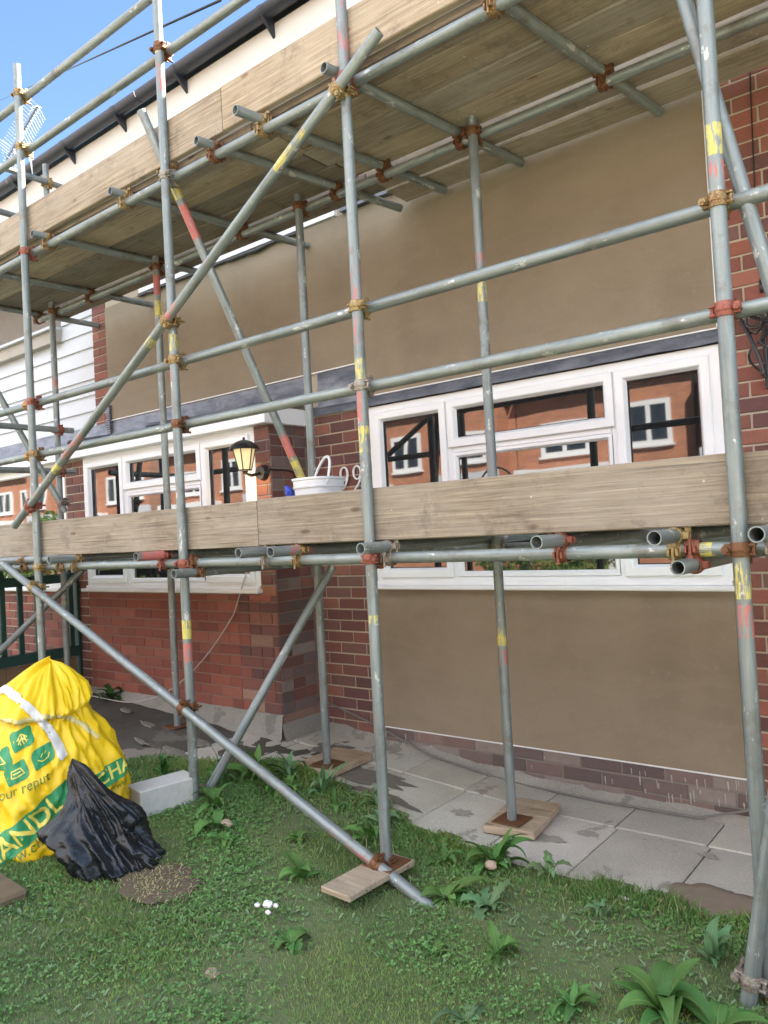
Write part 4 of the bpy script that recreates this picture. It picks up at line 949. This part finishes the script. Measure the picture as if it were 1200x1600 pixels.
toe(-6.9, -2.806, 1.449, 'pale toe board of the lower deck left of the joint before the bucket', (.98, .95, .90), 74)
toe(-2.80, -.632, 1.453, 'knotty toe board of the lower deck under the bucket and right window', (.88, .84, .78), 76)
toe(-.627, 1.15, 1.450, 'toe board of the lower deck right of the rightmost standard', (.78, .73, .66), 77)
# sole boards
def sole(x, y, z0, z1, w_, d_, rot, lab, tn=(1.2, 1.05, .85)):
    mb = MB(); mb.bbox(-w_ / 2, w_ / 2, -d_ / 2, d_ / 2, 0, z1 - z0, .004, col=(*tn, 1)); M_ = Matrix.Translation((x, y, z0)) @ Matrix.Rotation(rot, 4, 'Z'); return tag(mb.build('sole_board', WOOD, M=M_), lab, 'board', 'timber pads under the scaffold feet')
sole(-2.09, -1.50, .068, .094, .16, .40, -.05, 'long timber pad in the grass under the middle outer standard', (1.15, 1.05, .92))
sole(-1.915, -.51, .012, .048, .26, .42, .15, 'square timber pad on the paving under the right inner standard', (1.35, 1.22, 1.05))
sole(-3.19, -.50, .098, .14, .30, .40, .05, 'brown timber pad on the paving in front of the pier', (1.2, 1.05, .88))

# ------------------------------------------------------------ bucket
bk = thing('bucket', 'white plastic bucket with raised handle on the lower deck', 'bucket', (-2.79, -.93, ZD2 + .037))
def lathe(mb, prof, cx, cy, n=28, sq=1.0):
    vs = []
    for r, z in prof:
        for i in range(n):
            a = 2 * pi * i / n; k2 = (abs(cos(a)) ** 4 + abs(sin(a)) ** 4) ** (-.25 * (1 - sq)) if sq < 1 else 1
            vs.append((cx + r * k2 * cos(a), cy + r * k2 * sin(a), z))
    mb.add(vs, [(k2 * n + i, k2 * n + (i + 1) % n, (k2 + 1) * n + (i + 1) % n, (k2 + 1) * n + i) for k2 in range(len(prof) - 1) for i in range(n)])
zb = ZD2 + .038; cxb, cyb = -2.79, -.93
mb = MB(); lathe(mb, [(r_ * .88, zb + h_ * 1.10) for r_, h_ in [(0, 0), (.112, 0), (.118, .01), (.133, .225), (.140, .226), (.142, .235), (.137, .236), (.139, .262), (.145, .265), (.145, .275), (.131, .275), (.128, .23), (.112, .02), (0, .02)]], cxb, cyb, 36, .35)
sub(mb, 'body', NMW := simple('bucket_white', (.70, .72, .74), .35, 0, .12, 14), bk, smooth='auto')
mb = MB(); pts = [(cxb + .89 * .128 * cos(t) + .02 * sin(t), cyb - .45 * .142 * cos(t) + .05 * sin(t), zb + .262 + .155 * sin(t)) for t in [pi * i / 18 for i in range(19)]]
pts = [(p[0] * 1.0, p[1], p[2]) for p in pts]; mb.path(pts, [.006] * 3 + [.0075] * 13 + [.006] * 3, 8); sub(mb, 'handle', WHITEP, bk, smooth=True)
bt = MB(); bt.cyl((-2.985, -.95, zb), (-2.985, -.95, zb + .20), .022, 12, .018); bt.path([(-2.985, -.95, zb + .2), (-2.99, -.95, zb + .245), (-3.01, -.955, zb + .275)], [.018, .024, .012], 10); bt.cyl((-2.99, -.976, zb + .24), (-2.99, -.924, zb + .24), .012, 10)
tag(bt.build('blue_trowel_handle', BLUEP, smooth='auto'), 'blue plastic tool standing just left of the white bucket', 'tool')

# ------------------------------------------------------------ wall lamp
lx, ly, lzz = -3.825, YB - .16, 1.985
lamp = thing('wall_lamp', 'lit black lantern on a curved arm fixed to the pier beside the bay window', 'lamp', (lx, YB, lzz))
mb = MB(); lathe(mb, [(.0, lzz + .150), (.02, lzz + .152), (.05, lzz + .142), (.085, lzz + .118), (.102, lzz + .092), (.100, lzz + .088), (.0, lzz + .10)], lx, ly, 24); sub(mb, 'cap', BLACKP, lamp, smooth='auto')
LG = NM('lamp_glass'); LG.set((.9, .8, .55), .15); LG.b.inputs['Emission Color'].default_value = (1, .72, .32, 1); LG.b.inputs['Emission Strength'].default_value = .07; LG.b.inputs['Transmission Weight'].default_value = .35
mb = MB(); lathe(mb, [(.072, lzz + .09), (.040, lzz - .045)], lx, ly, 6); sub(mb, 'glass', LG.m, lamp)
mb = MB()
for i in range(6):
    a = 2 * pi * i / 6; mb.cyl((lx + .074 * cos(a), ly + .074 * sin(a), lzz + .092), (lx + .042 * cos(a), ly + .042 * sin(a), lzz - .047), .004, 6)
mb.cyl((lx, ly, lzz - .05), (lx, ly, lzz - .042), .044, 20); mb.cyl((lx, ly, lzz - .075), (lx, ly, lzz - .05), .012, 12, .02); mb.cyl((lx, ly, lzz + .15), (lx, ly, lzz + .17), .008, 8)
sub(mb, 'cage', BLACKP, lamp, smooth='auto')
mb = MB(); mb.path([(lx, ly, lzz - .072), (lx + .004, ly + .05, lzz - .08), (lx + .01, ly + .10, lzz - .07), (lx + .012, YB - .01, lzz - .06)], .011, 10); mb.cyl((lx + .012, YB - .045, lzz - .06), (lx + .012, YB - .007, lzz - .06), .045, 20, .055); sub(mb, 'arm', BLACKP, lamp, smooth='auto')
mb = MB(); mb.ring((lx, ly, lzz + .02), (0, 0, 1), 0.0, .018, .06, 12); sub(mb, 'bulb', WHITEP, lamp, smooth=True)
pl = bpy.data.lights.new('lamp_bulb', 'POINT'); pl.energy = .35; pl.color = (1, .68, .35); pl.shadow_soft_size = .02; plo = bpy.data.objects.new('lamp_bulb', pl); COL.objects.link(plo); plo.location = (lx, ly, lzz - .10); bpy.context.view_layer.update(); plo.parent = lamp; plo.matrix_parent_inverse = lamp.matrix_world.inverted()
mb = MB(); mb.path([(lx + .065, YB - .018, lzz - .045), (lx + .09, YB - .016, lzz - .043), (-3.745, YB - .016, lzz - .045), (-3.742, YB + .05, lzz - .045), (-3.742, YB + .16, lzz - .046), (-3.742, YB + .20, lzz - .06), (-3.742, YB + .22, lzz - .12), (-3.742, YB + .225, lzz - .30), (-3.74, YB + .23, 1.5)], .005, 6); tag(mb.build('lamp_cable', BLACKP, smooth=True), 'thin black cable running from the wall lamp round the pier corner', 'cable')

# ------------------------------------------------------------ cables, bracket, small things
mb = MB(); pts = [(-3.72, -.05, .36), (-3.5, -.04, .30), (-3.17, -.05, .22), (-2.8, -.06, .10), (-2.25, -.06, .025), (-1.7, -.07, .012), (-1.2, -.07, .02), (-.97, -.05, .09), (-.6, -.05, .10)]
mb.path([Vector(p) for p in pts], .0065, 6); tag(mb.build('cable', simple('grey_cable', (.16, .15, .14), .6), smooth=True), 'grey cable lying along the foot of the rendered wall', 'cable')
mb = MB(); pts = []
for i in range(25):
    t = i / 24; x = -6.1 + 1.95 * t; pts.append((x, -.56 + .16 * t, gz(x) + .02 + .78 * max(0, t - .30) ** 2.2 / .7 ** 2.2 + (0 if t < .3 else 0)))
mb.path(pts + [(-4.0, -.38, 1.3)], .0045, 6); tag(mb.build('cable', simple('white_cable', (.42, .40, .36), .6), smooth=True), 'pale cable rising from the muddy concrete across the red bay bricks', 'cable')
mb = MB(); mb.path([(-.79, -.02, 4.2), (-.765, -.02, 3.55), (-.78, -.02, 2.9), (-.777, -.022, 2.56)], .0035, 6); mb.cyl((-.777, -.022, 2.56), (-.777, -.022, 2.50), .008, 8); tag(mb.build('cable', BLACKP, smooth=True), 'thin dark cable hanging down the bricks at the right edge', 'cable')
mb = MB(); mb.path([(-20.15, 6, 13.55), (-12, 3, 9.35), (-3.293, -1 + .3, 4.60)], .006, 6)
mb = MB(); mb.path([(-20.15, 6.0, 13.545), (-11.7, 2.5, 9.06), (-3.29, -1.0, 4.58)], .008, 6)
ow = mb.build('overhead_wire', BLACKP, smooth=True); tag(ow, 'thin black wire crossing the sky behind the handrails', 'wire')
# iron bracket at the right edge
br = thing('wall_bracket', 'black iron scroll bracket on the bricks at the right edge', 'bracket', (-.80, -.02, 2.3))
mb = MB(); mb.path([(-.895, -.03, 2.45), (-.84, -.08, 2.33), (-.79, -.10, 2.19), (-.775, -.10, 2.11)], .009, 8); mb.path([(-.885, -.03, 2.455), (-.82, -.05, 2.39), (-.77, -.10, 2.36), (-.72, -.14, 2.33)], .008, 8)
mb.bbox(-.785, -.770, -.035, -.012, 2.05, 2.42, .004); mb.path([(-.778 + .05 * sin(t * 1.3) - .02 * t / 6, -.06 - .02 * cos(t * 2), 2.42 - .06 * t) for t in [i * .35 for i in range(18)]], .0055, 6); mb.path([(-.76 + .03 * sin(t * 2.1 + 1), -.07, 2.36 - .05 * t) for t in [i * .35 for i in range(16)]], .005, 6); mb.path([(-.80 + .035 * cos(t), -.11, 2.36 + .035 * sin(t)) for t in [i * .5 for i in range(13)]], .007, 6)
mb.path([(-.84, -.06, 2.32), (-.80, -.09, 2.30), (-.76, -.10, 2.33), (-.73, -.10, 2.40)], .006, 6); mb.cyl((-.79, -.14, 2.395), (-.79, -.09, 2.395), .014, 10); mb.box(-.806, -.786, -.018, -.007, 2.44, 2.475)
sub(mb, 'frame', BLACKP, br, smooth='auto')
# hook on the gutter at the left
mb = MB(); c = Vector((-6.43, -.50, 4.93)); mb.path([c + Vector((.028 * cos(t), 0, .028 * sin(t))) for t in [i * .42 for i in range(16)]], .008, 8); mb.path([c + Vector((0, 0, -.028)), c + Vector((.005, 0, -.09)), c + Vector((.012, 0, -.15))], [.009, .007, .004], 8)
tag(mb.build('hook', WHITEP, smooth=True), 'pale eye hook hanging at the gutter beside the leftmost standard', 'hook')
# tv aerial on the roof
ae = thing('tv_aerial', 'white many pronged aerial against the sky at the top left', 'aerial', (-13.2, 2.4, 7.0))
ALU = simple('aerial_alloy', (.45, .45, .47), .4, .3)
A0 = Vector((-13.65, 3.0, 8.85)); A1 = Vector((-12.62, 2.95, 9.22)); bd = (A1 - A0).normalized()
mb = MB(); mb.cyl(A0 - bd * .3, A1, .018, 8); mb.cyl(A0, A0 + Vector((.25, 0, -2.6)), .02, 8); sub(mb, 'boom', simple('aerial_boom', (.16, .17, .22), .4), ae)
mb = MB(); sidev = Vector((.35, -.9, .1)).normalized(); upv = bd.cross(sidev).normalized()
for i in range(17):
    p = A0.lerp(A1, i / 16); 
    for s1 in (-1, 1):
        for s2 in (-1, 1): mb.cyl(p, p + (sidev * s1 * .17 + upv * s2 * .13 - bd * .06), .007, 5)
for i in range(7):
    p = A0 - bd * .18 + upv * (i - 3) * .085; mb.cyl(p - sidev * .22, p + sidev * .22, .007, 5)
sub(mb, 'elements', ALU, ae)
# litter and stones
def stone(x, y, s, lab, mat=WHITEP, name='rubble_piece', seed=0, cat='rubble', z=None, sc=(1, .7, .6), group=None):
    bm = bmesh.new(); bmesh.ops.create_icosphere(bm, subdivisions=2, radius=s)
    for v in bm.verts: v.co *= 1 + .45 * noise.noise(v.co * (1.3 / s) + Vector((seed, 0, 0))); v.co = Vector((v.co.x * sc[0], v.co.y * sc[1], v.co.z * sc[2]))
    me = bpy.data.meshes.new(name); bm.to_mesh(me); bm.free(); me.materials.append(mat); o = bpy.data.objects.new(name, me); COL.objects.link(o); o.location = (x, y, (lz(x, y) if z is None else z) + s * sc[2] * .7); return tag(o, lab, cat, group)
CHALK = simple('chalk', (.72, .70, .70), .8, 0, .1, 30); TAN = simple('tan_stone', (.36, .27, .20), .9, 0, .2, 30)
stone(-2.235, -1.93, .022, 'largest white chip in the front of the lawn', CHALK, seed=1, z=.095); stone(-2.27, -1.95, .013, 'small white chip left of the largest one', CHALK, seed=2, z=.095); stone(-2.205, -1.915, .012, 'small white chip right of the largest one', CHALK, seed=3, z=.095); stone(-2.20, -1.96, .012, 'flat white chip nearest the camera in the group', CHALK, seed=4, z=.09)
stone(-1.72, -1.03, .015, 'white curled scrap at the paving edge by the square timber pad', CHALK, seed=5, z=.045)
stone(-2.98, -1.50, .03, 'tan stone by the foot of the left brace', TAN, seed=6, z=.11, name='stone', cat='stone'); stone(-2.13, -2.28, .03, 'tan stone low in the front lawn', TAN, seed=7, name='stone', cat='stone', sc=(1, .8, .3)); stone(-1.74, -1.12, .028, 'brown stone under the dock by the paving', TAN, seed=8, z=.05, name='stone', cat='stone')
stone(-1.20, -1.03, .016, 'white scrap on the bare soil at the right of the lawn edge', CHALK, seed=9, z=.02, sc=(1.6, .5, .3))
# bed log / broken stone at left edge
LOGM = simple('old_timber', (.14, .10, .06), .9, 0, .4, 14, .7)
mb = MB(); mb.bbox(-3.42, -3.09, -2.56, -2.42, .08, .145, .012); 
for i, v in enumerate(mb.v): mb.v[i] = (v[0] + .01 * noise.noise(Vector(v) * 20), v[1] + .015 * noise.noise(Vector(v) * 17 + Vector((3, 0, 0))), v[2] + (.02 if v[0] < -3.2 else 0))
tag(mb.build('timber_offcut', LOGM), 'dirty timber offcut in front of the yellow sack', 'timber')
# concrete block
mb = MB(); mb.bbox(-.16, .16, -.085, .085, 0, .135, .005); tag(mb.build('concrete_block', BLOCKM, M=Matrix.Translation((-3.45, -1.52, .125)) @ Matrix.Rotation(R(80), 4, 'Z')), 'pale grey concrete block between the yellow sack and the brace foot', 'block')

# ------------------------------------------------------------ yellow bulk bag
BC = Vector((-3.72, -2.03, .105))
bag = thing('bulk_bag', 'bulging yellow builders bulk sack with green print tied with white straps', 'bag', tuple(BC))
def bag_pt(th, t):
    tt = [0, .04, .15, .35, .55, .68, .74, .79, .86, .93, .975, 1.0]; rr = [.36, .42, .44, .41, .32, .235, .205, .225, .19, .115, .055, .0]
    r = float(np.interp(t, tt, rr)); 
    sq = 1 + .10 * (1 - t) * cos(4 * (th - .65)) * .8
    q = Vector((cos(th), sin(th), 0))
    n1 = noise.noise(Vector((q.x * 1.3, q.y * 1.3, t * 1.6 + 5))); n2 = noise.noise(Vector((q.x * 3.2, q.y * 3.2, t * 3.5 + 1))); n3 = abs(noise.noise(Vector((q.x * 5 + t * 2.5, q.y * 5 - t * 2, t * 6.5 + 9)))); n4 = abs(noise.noise(Vector((q.x * 11 + t * 6, q.y * 11, t * 9))))
    gath = .045 * (abs(noise.noise(Vector((q.x * 5.5, q.y * 5.5, 2 + t)))) - .2 + .35 * noise.noise(Vector((q.x * 12, q.y * 12, 7)))) * math.exp(-((t - .74) / .08) ** 2)
    fold = .10 * max(0, t - .74) * (1.6 * abs(noise.noise(Vector((q.x * 2.4 + 8, q.y * 2.4, t * 6)))) - .3)
    r *= sq; r += r * (.15 * n1 + .10 * n2 - .15 * n3 - .06 * n4) + gath + fold
    hood = max(0, t - .72) / .28
    r *= 1 + .30 * hood * noise.noise(Vector((q.x * 1.7 + 4, q.y * 1.7, t * 5))) + .22 * math.exp(-((t - .80) / .06) ** 2) * max(0, cos(th - 5.6))
    lean = Vector((.0, .04, 0)) * t ** 1.4 + Vector((-.09, .08, 0)) * hood ** 1.5
    z = t * .82 * (1 + .04 * n1) - .05 * math.exp(-((t - .80) / .07) ** 2) * max(0, cos(th - 5.6)) + .02 * hood * noise.noise(Vector((q.x * 2.5, q.y * 2.5, 3)))
    return Vector((q.x * r, q.y * r, z)) + lean
mb = MB(); NT, NZ = 200, 130
vs = [bag_pt(2 * pi * i / NT, (j / NZ) ** .95) for j in range(NZ + 1) for i in range(NT)]
mb.add(vs, [(j * NT + i, j * NT + (i + 1) % NT, (j + 1) * NT + (i + 1) % NT, (j + 1) * NT + i) for j in range(NZ) for i in range(NT)]); mb.cur = (1, 1, 1, 1)
bo = mb.build('sack', YEL, smooth=True, M=Matrix.Translation(BC)); bpy.context.view_layer.update(); bo.parent = bag; bo.matrix_parent_inverse = bag.matrix_world.inverted()
bvh = BVHTree.FromPolygons([v + BC for v in vs], mb.f)
# projection frame for prints: horizontal axes facing the lawn
PD = (BC + Vector((0, 0, .3)) - Vector((0, -3.918, 1.2))); PD.z = 0; PD.normalize(); PU = Vector((PD.y, -PD.x, 0)); 
def wrap(u, v, off):
    o = BC + PU * u + Vector((0, 0, v)) - PD * 1.5; h = bvh.ray_cast(o, PD)
    if h[0] is None: return None
    return h[0] + (h[1] if h[1].dot(PD) < 0 else -h[1]) * off
def decal(name, polys2d, mat, off, parent):
    mb = MB()
    bm = bmesh.new()
    for poly in polys2d:
        bm.faces.new([bm.verts.new((p[0], p[1], 0)) for p in poly])
    bmesh.ops.triangulate(bm, faces=bm.faces[:])
    for _ in range(6):
        le = [e for e in bm.edges if e.calc_length() > .012]
        if not le: break
        bmesh.ops.subdivide_edges(bm, edges=le, cuts=1); bmesh.ops.triangulate(bm, faces=bm.faces[:])
    bm.verts.index_update(); pts = [wrap(v.co.x, v.co.y, off) for v in bm.verts]
    good = [f for f in bm.faces if all(pts[v.index] is not None for v in f.verts)]
    good = [f for f in good if max((pts[f.verts[a].index] - pts[f.verts[a - 1].index]).length for a in range(3)) < .06]
    if not good: bm.free(); return None
    mb.add([p if p is not None else (0, 0, 0) for p in pts], [[v.index for v in f.verts] for f in good]); bm.free()
    used = sorted({i for f in mb.f for i in f}); mp = {a: b for b, a in enumerate(used)}; mb.v = [mb.v[i] for i in used]; mb.f = [tuple(mp[i] for i in f) for f in mb.f]
    return sub(mb, name, mat, parent, smooth=True)
def text_polys(txt, size, x, y, rot, shear=0, bold=0):
    cu = bpy.data.curves.new('t', 'FONT'); cu.body = txt; cu.size = size; cu.align_x = 'LEFT'; cu.align_y = 'CENTER'; cu.shear = shear; cu.offset = bold; cu.resolution_u = 3
    o = bpy.data.objects.new('t', cu); COL.objects.link(o); bpy.context.view_layer.update(); me = o.to_mesh(); res = []
    for f in me.polygons:
        res.append([(x + me.vertices[i].co.x * cos(rot) - me.vertices[i].co.y * sin(rot), y + me.vertices[i].co.x * sin(rot) + me.vertices[i].co.y * cos(rot)) for i in f.vertices])
    o.to_mesh_clear(); bpy.data.objects.remove(o); bpy.data.curves.remove(cu); return res
def rect(cx, cy, w_, h_, rot, n=1): return [[(cx + a * w_ / 2 * cos(rot) - b * h_ / 2 * sin(rot), cy + a * w_ / 2 * sin(rot) + b * h_ / 2 * cos(rot)) for a, b in ((-1, -1), (1, -1), (1, 1), (-1, 1))]]
def lozenge(cx, cy, s, rot):
    pts = []
    for a, b, r0 in ((1, 1, .15), (-1, 1, .55), (-1, -1, .15), (1, -1, .55)):
        c0 = (a * (1 - r0), b * (.8 - r0)); st = {(1, 1): 0, (-1, 1): 90, (-1, -1): 180, (1, -1): 270}[(a, b)]
        for k2 in range(5): an = R(st + 90 * k2 / 4); pts.append((c0[0] + r0 * cos(an), c0[1] + r0 * sin(an)))
    return [[(cx + s * (p[0] * cos(rot) - p[1] * sin(rot)), cy + s * (p[0] * sin(rot) + p[1] * cos(rot))) for p in pts]]
def strokes(cx, cy, s, rot, segs, w_=.10):
    res = []
    for (x0, y0, x1, y1) in segs:
        L = math.hypot(x1 - x0, y1 - y0); nx_, ny_ = -(y1 - y0) / L * w_ / 2, (x1 - x0) / L * w_ / 2
        q = [(x0 + nx_, y0 + ny_), (x1 + nx_, y1 + ny_), (x1 - nx_, y1 - ny_), (x0 - nx_, y0 - ny_)]
        res.append([(cx + s * (a * cos(rot) - b * sin(rot)), cy + s * (a * sin(rot) + b * cos(rot))) for a, b in q])
    return res
#DECALS
tr = R(33)
decal('banner', rect(-.09, .145, .53, .105, tr), GREENP, .0025, bag); decal('lettering', text_polys('CHANDL', .112, -.31, .0, tr, 0, .0014), YELP, .0045, bag)
decal('lettering', text_polys('www.chan', .062, -.19, .025, R(24), .1), OLIVEP, .003, bag); decal('lettering', text_polys('our reput', .056, -.175, .30, R(17), .2), OLIVEP, .003, bag)
decal('banner', rect(.335, .29, .20, .085, R(14)), GREENP, .0025, bag); decal('lettering', text_polys('CHA', .085, .24, .268, R(14), 0, .0012), YELP, .0045, bag); decal('lettering', text_polys('www', .042, .30, .215, R(10), .1), OLIVEP, .003, bag)
for (cx_, cy_, segs) in ((-.07, .525, [(-.5, -.3, 0, .1), (0, .1, .5, -.3), (-.5, .0, 0, .45), (0, .45, .5, .0), (-.3, -.45, -.3, .2), (.3, -.45, .3, .2), (0, -.5, 0, .45)]), (.015, .445, [(-.6, -.1, -.3, -.4), (-.3, -.4, .3, -.4), (.3, -.4, .6, -.05), (-.3, .0, .0, .2), (.1, .1, .35, .35)]), (-.095, .395, [(-.6, -.3, .6, -.3), (-.6, -.3, -.4, .25), (.6, -.3, .4, .25), (-.4, .25, .4, .25), (-.35, -.02, .35, -.02)]), (-.16, .445, [(-.4, -.3, .4, -.3), (-.4, -.3, 0, .4), (0, .4, .4, -.3)])):
    decal('emblem', lozenge(cx_, cy_, .048, R(20)), GREENP, .0025, bag); decal('emblem_drawing', strokes(cx_, cy_, .046, R(20), segs), YELP, .0045, bag)
def ribbon(name, pts, w_, mat, off):
    polys = []
    for (a, b) in zip(pts[:-1], pts[1:]):
        d = Vector((b[0] - a[0], b[1] - a[1])).normalized() * .004; n_ = Vector((-(b[1] - a[1]), b[0] - a[0])).normalized() * w_ / 2
        polys.append([(a[0] - d.x + n_.x, a[1] - d.y + n_.y), (b[0] + d.x + n_.x, b[1] + d.y + n_.y), (b[0] + d.x - n_.x, b[1] + d.y - n_.y), (a[0] - d.x - n_.x, a[1] - d.y - n_.y)])
    return decal(name, polys, mat, off, bag)
ribbon('strap', [(-.24, .70), (-.14, .725), (-.05, .66), (.02, .58), (.07, .49), (.10, .42)], .034, STRAP, .007)
ribbon('strap', [(-.26, .60), (-.12, .60), (.02, .605), (.12, .58), (.20, .52), (.26, .455)], .02, simple('clear_tape', (.62, .52, .22), .3), .005)

# ------------------------------------------------------------ black sack
KC = Vector((-3.06, -2.06, .095))
def sack_pt(th, t):
    q = Vector((cos(th), sin(th), 0)); U_ = Vector((PU.x, PU.y, 0)); D_ = Vector((PD.x, PD.y, 0))
    wu, wd_ = .20, .15
    prof = float(np.interp(t, [0, .05, .2, .4, .6, .8, .93, 1], [.90, 1.02, .98, .80, .60, .34, .19, .0]))
    th = th + .55 * noise.noise(Vector((t * 2.6, 5, 1))) + .18 * noise.noise(Vector((t * 9, th * 1.0, 4))) * (0 if abs(th - 3.14) > 2.6 else 1)
    c, s = cos(th), sin(th)
    n1 = noise.noise(Vector((c * 1.5, s * 1.5, t * 1.8))); n2 = abs(noise.noise(Vector((c * 3.4 + t, s * 3.4, t * 2.0 + 4)))); n3 = abs(noise.noise(Vector((c * 8, s * 8 + t * 5, t * 7 + 7)))); n4 = abs(noise.noise(Vector((c * 2 + t * 14, s * 2, t * 16))))
    n5 = abs(noise.noise(Vector((c * 2.5 + 3, s * 2.5 + t * 3, t * 5.5)))); k2 = prof * (1 + .16 * n5 + .38 * n1 - .42 * n2 * (1 - .3 * t) - .10 * n3 - .035 * n4 * (1 - t))
    star = 1 + .10 * cos(3 * th + .5)
    return U_ * (c * wu * k2 * star - .19 * t + .045 - .10 * math.exp(-((t - .42) / .13) ** 2) * max(0, -c) ** 2 + .05 * math.exp(-((t - .5) / .12) ** 2) * max(0, c) ** 2) + D_ * (s * wd_ * k2 + .07 * t) + Vector((0, 0, t * .465 + .02 * n1 * t * 2))
mb = MB(); NT, NZ = 220, 130
vs = [sack_pt(2 * pi * i / NT, j / NZ) for j in range(NZ + 1) for i in range(NT)]
mb.add(vs, [(j * NT + i, j * NT + (i + 1) % NT, (j + 1) * NT + (i + 1) % NT, (j + 1) * NT + i) for j in range(NZ) for i in range(NT)])
# loose corner sticking out left
tag(mb.build('refuse_sack', BLK, smooth=True, M=Matrix.Translation(KC)), 'crumpled black plastic sack leaning on the yellow sack', 'bag')

# ------------------------------------------------------------ across the road (lights the shade and shows in the panes)
grid_sheet('road', -60, 40, -13, -8.2, 2, 2, lambda x, y: .05, simple('asphalt', (.12, .115, .105), .9, 0, .2, 40))
grid_sheet('pavement', -60, 40, -8.2, -5.6, 2, 2, lambda x, y: .12, simple('pavement_slabs', (.46, .43, .38), .9, 0, .1, 30))
grid_sheet('pavement', -60, 40, -15.5, -13, 2, 2, lambda x, y: .15, simple('pavement_slabs', (.30, .29, .27), .9, 0, .1, 30))
mbk = NM('terrace_brick'); bt_ = mbk.n.new('ShaderNodeTexBrick'); bt_.inputs['Scale'].default_value = 1; bt_.inputs['Brick Width'].default_value = .225; bt_.inputs['Row Height'].default_value = .075; bt_.inputs['Mortar Size'].default_value = .01
bt_.inputs['Color1'].default_value = (.52, .19, .085, 1); bt_.inputs['Color2'].default_value = (.38, .13, .06, 1); bt_.inputs['Mortar'].default_value = (.27, .22, .18, 1)
mbk.lk(mbk.mapping((1, 1, 1), rot=(R(90), 0, 0)), bt_.inputs[0]); TBR = mbk.set(bt_.outputs[0], .9)
for i in range(7):
    x0 = -44 + i * 8.2; opp = thing('terraced_house', 'orange brick terraced house across the road with white windows', 'house', (x0 + 4, -17, 0), 'houses across the road')
    mb = MB(); mb.box(x0, x0 + 8.15, -25, -17, -.3, 5.6); mb.box(x0 + 5.6, x0 + 7.9, -17, -16.2, -.3, 5.4); sub(mb, 'wall', TBR, opp)
    mb = MB(); mb.add([(x0, -16.6, 5.5), (x0 + 8.15, -16.6, 5.5), (x0 + 8.15, -21, 8.2), (x0, -21, 8.2), (x0 + 8.15, -25.4, 5.5), (x0, -25.4, 5.5)], [(0, 1, 2, 3), (3, 2, 4, 5)]); sub(mb, 'roof', TILE, opp)
    mb = MB(); mb.box(x0 + .3, x0 + 3.3, -16.999, -16.1, 2.85, 3.1); mb.box(x0 + .45, x0 + .6, -16.3, -16.15, 0, 2.85); mb.box(x0 + 3.0, x0 + 3.15, -16.3, -16.15, 0, 2.85); sub(mb, 'porch_canopy', WHITEP, opp)
    mb = MB(); mb.cyl((x0 + 5.3, -16.9, 0), (x0 + 5.3, -16.9, 5.4), .05, 8); sub(mb, 'drainpipe', BLACKP, opp)
    mb = MB(); mb.box(x0 + 5.55, x0 + 7.95, -16.19, -16.12, 2.35, 3.2); sub(mb, 'bay_cladding', CLAD, opp)
    for (wx, wz, ww, wh, yy) in ((.8, 3.5, 1.5, 1.2, -17), (3.4, 3.5, 1.2, 1.2, -17), (6.0, 3.5, 1.5, 1.2, -16.2), (.6, .9, 1.1, 1.5, -17), (2.9, .7, 2.0, 1.4, -17), (6.0, .7, 1.6, 1.4, -16.2)):
        mb = MB(); ring_frame(mb, x0 + wx, x0 + wx + ww, wz, wz + wh, [(0, yy), (0, yy + .06), (.12, yy + .06), (.12, yy + .02)]); mb.box(x0 + wx + ww / 2 - .06, x0 + wx + ww / 2 + .06, yy + .02, yy + .055, wz + .1, wz + wh - .1)
        mb.box(x0 + wx - .05, x0 + wx + ww + .05, yy - .001, yy + .10, wz - .06, wz); f_ = sub(mb, 'window', WHITEP, opp); mb = MB(); mb.box(x0 + wx + .1, x0 + wx + ww - .1, yy + .0, yy + .018, wz + .1, wz + wh - .1); sub(mb, 'pane', GLASS, f_)
def hedge(x, y, sx, sy, sz, lab, seed):
    rng = np.random.default_rng(seed); N = 9000; u = rng.normal(size=(N, 3)); u /= np.linalg.norm(u, axis=1)[:, None]; k_ = rng.uniform(.75, 1.0, N)[:, None]
    nn = np.array([noise.noise(Vector(a) * 2.2 + Vector((seed, 0, 0))) for a in u])[:, None]; c = u * k_ * (1 + .3 * nn) * np.array([sx, sy, sz]) + np.array([x, y, sz * .8])
    a = rng.normal(size=(N, 3)); a /= np.linalg.norm(a, axis=1)[:, None]; b = np.cross(a, rng.normal(size=(N, 3))); b /= np.linalg.norm(b, axis=1)[:, None]; s = rng.uniform(.04, .08, N)[:, None]
    P = np.stack([c - a * s, c - b * s * .6, c + a * s, c + b * s * .6], 1); g = rng.random((N, 1)); leaf = np.concatenate([.09 + .08 * g, .17 + .1 * g, .03 + .02 * g], 1)
    o = leaf_mesh('hedge', P, leaf, None, kind=None); tag(o, lab, 'hedge')
hedge(-16.0, -5.6, 3.2, 1.0, 1.25, 'rounded green hedge at the kerb behind the camera to the left', 1)
hedge(-1.5, -8.0, 1.8, .7, .7, 'loose green hedge at the kerb straight behind the camera', 2)
hedge(-9.3, -14.2, 2.2, .7, 1.35, 'long hedge in front of the far terraced houses', 3)
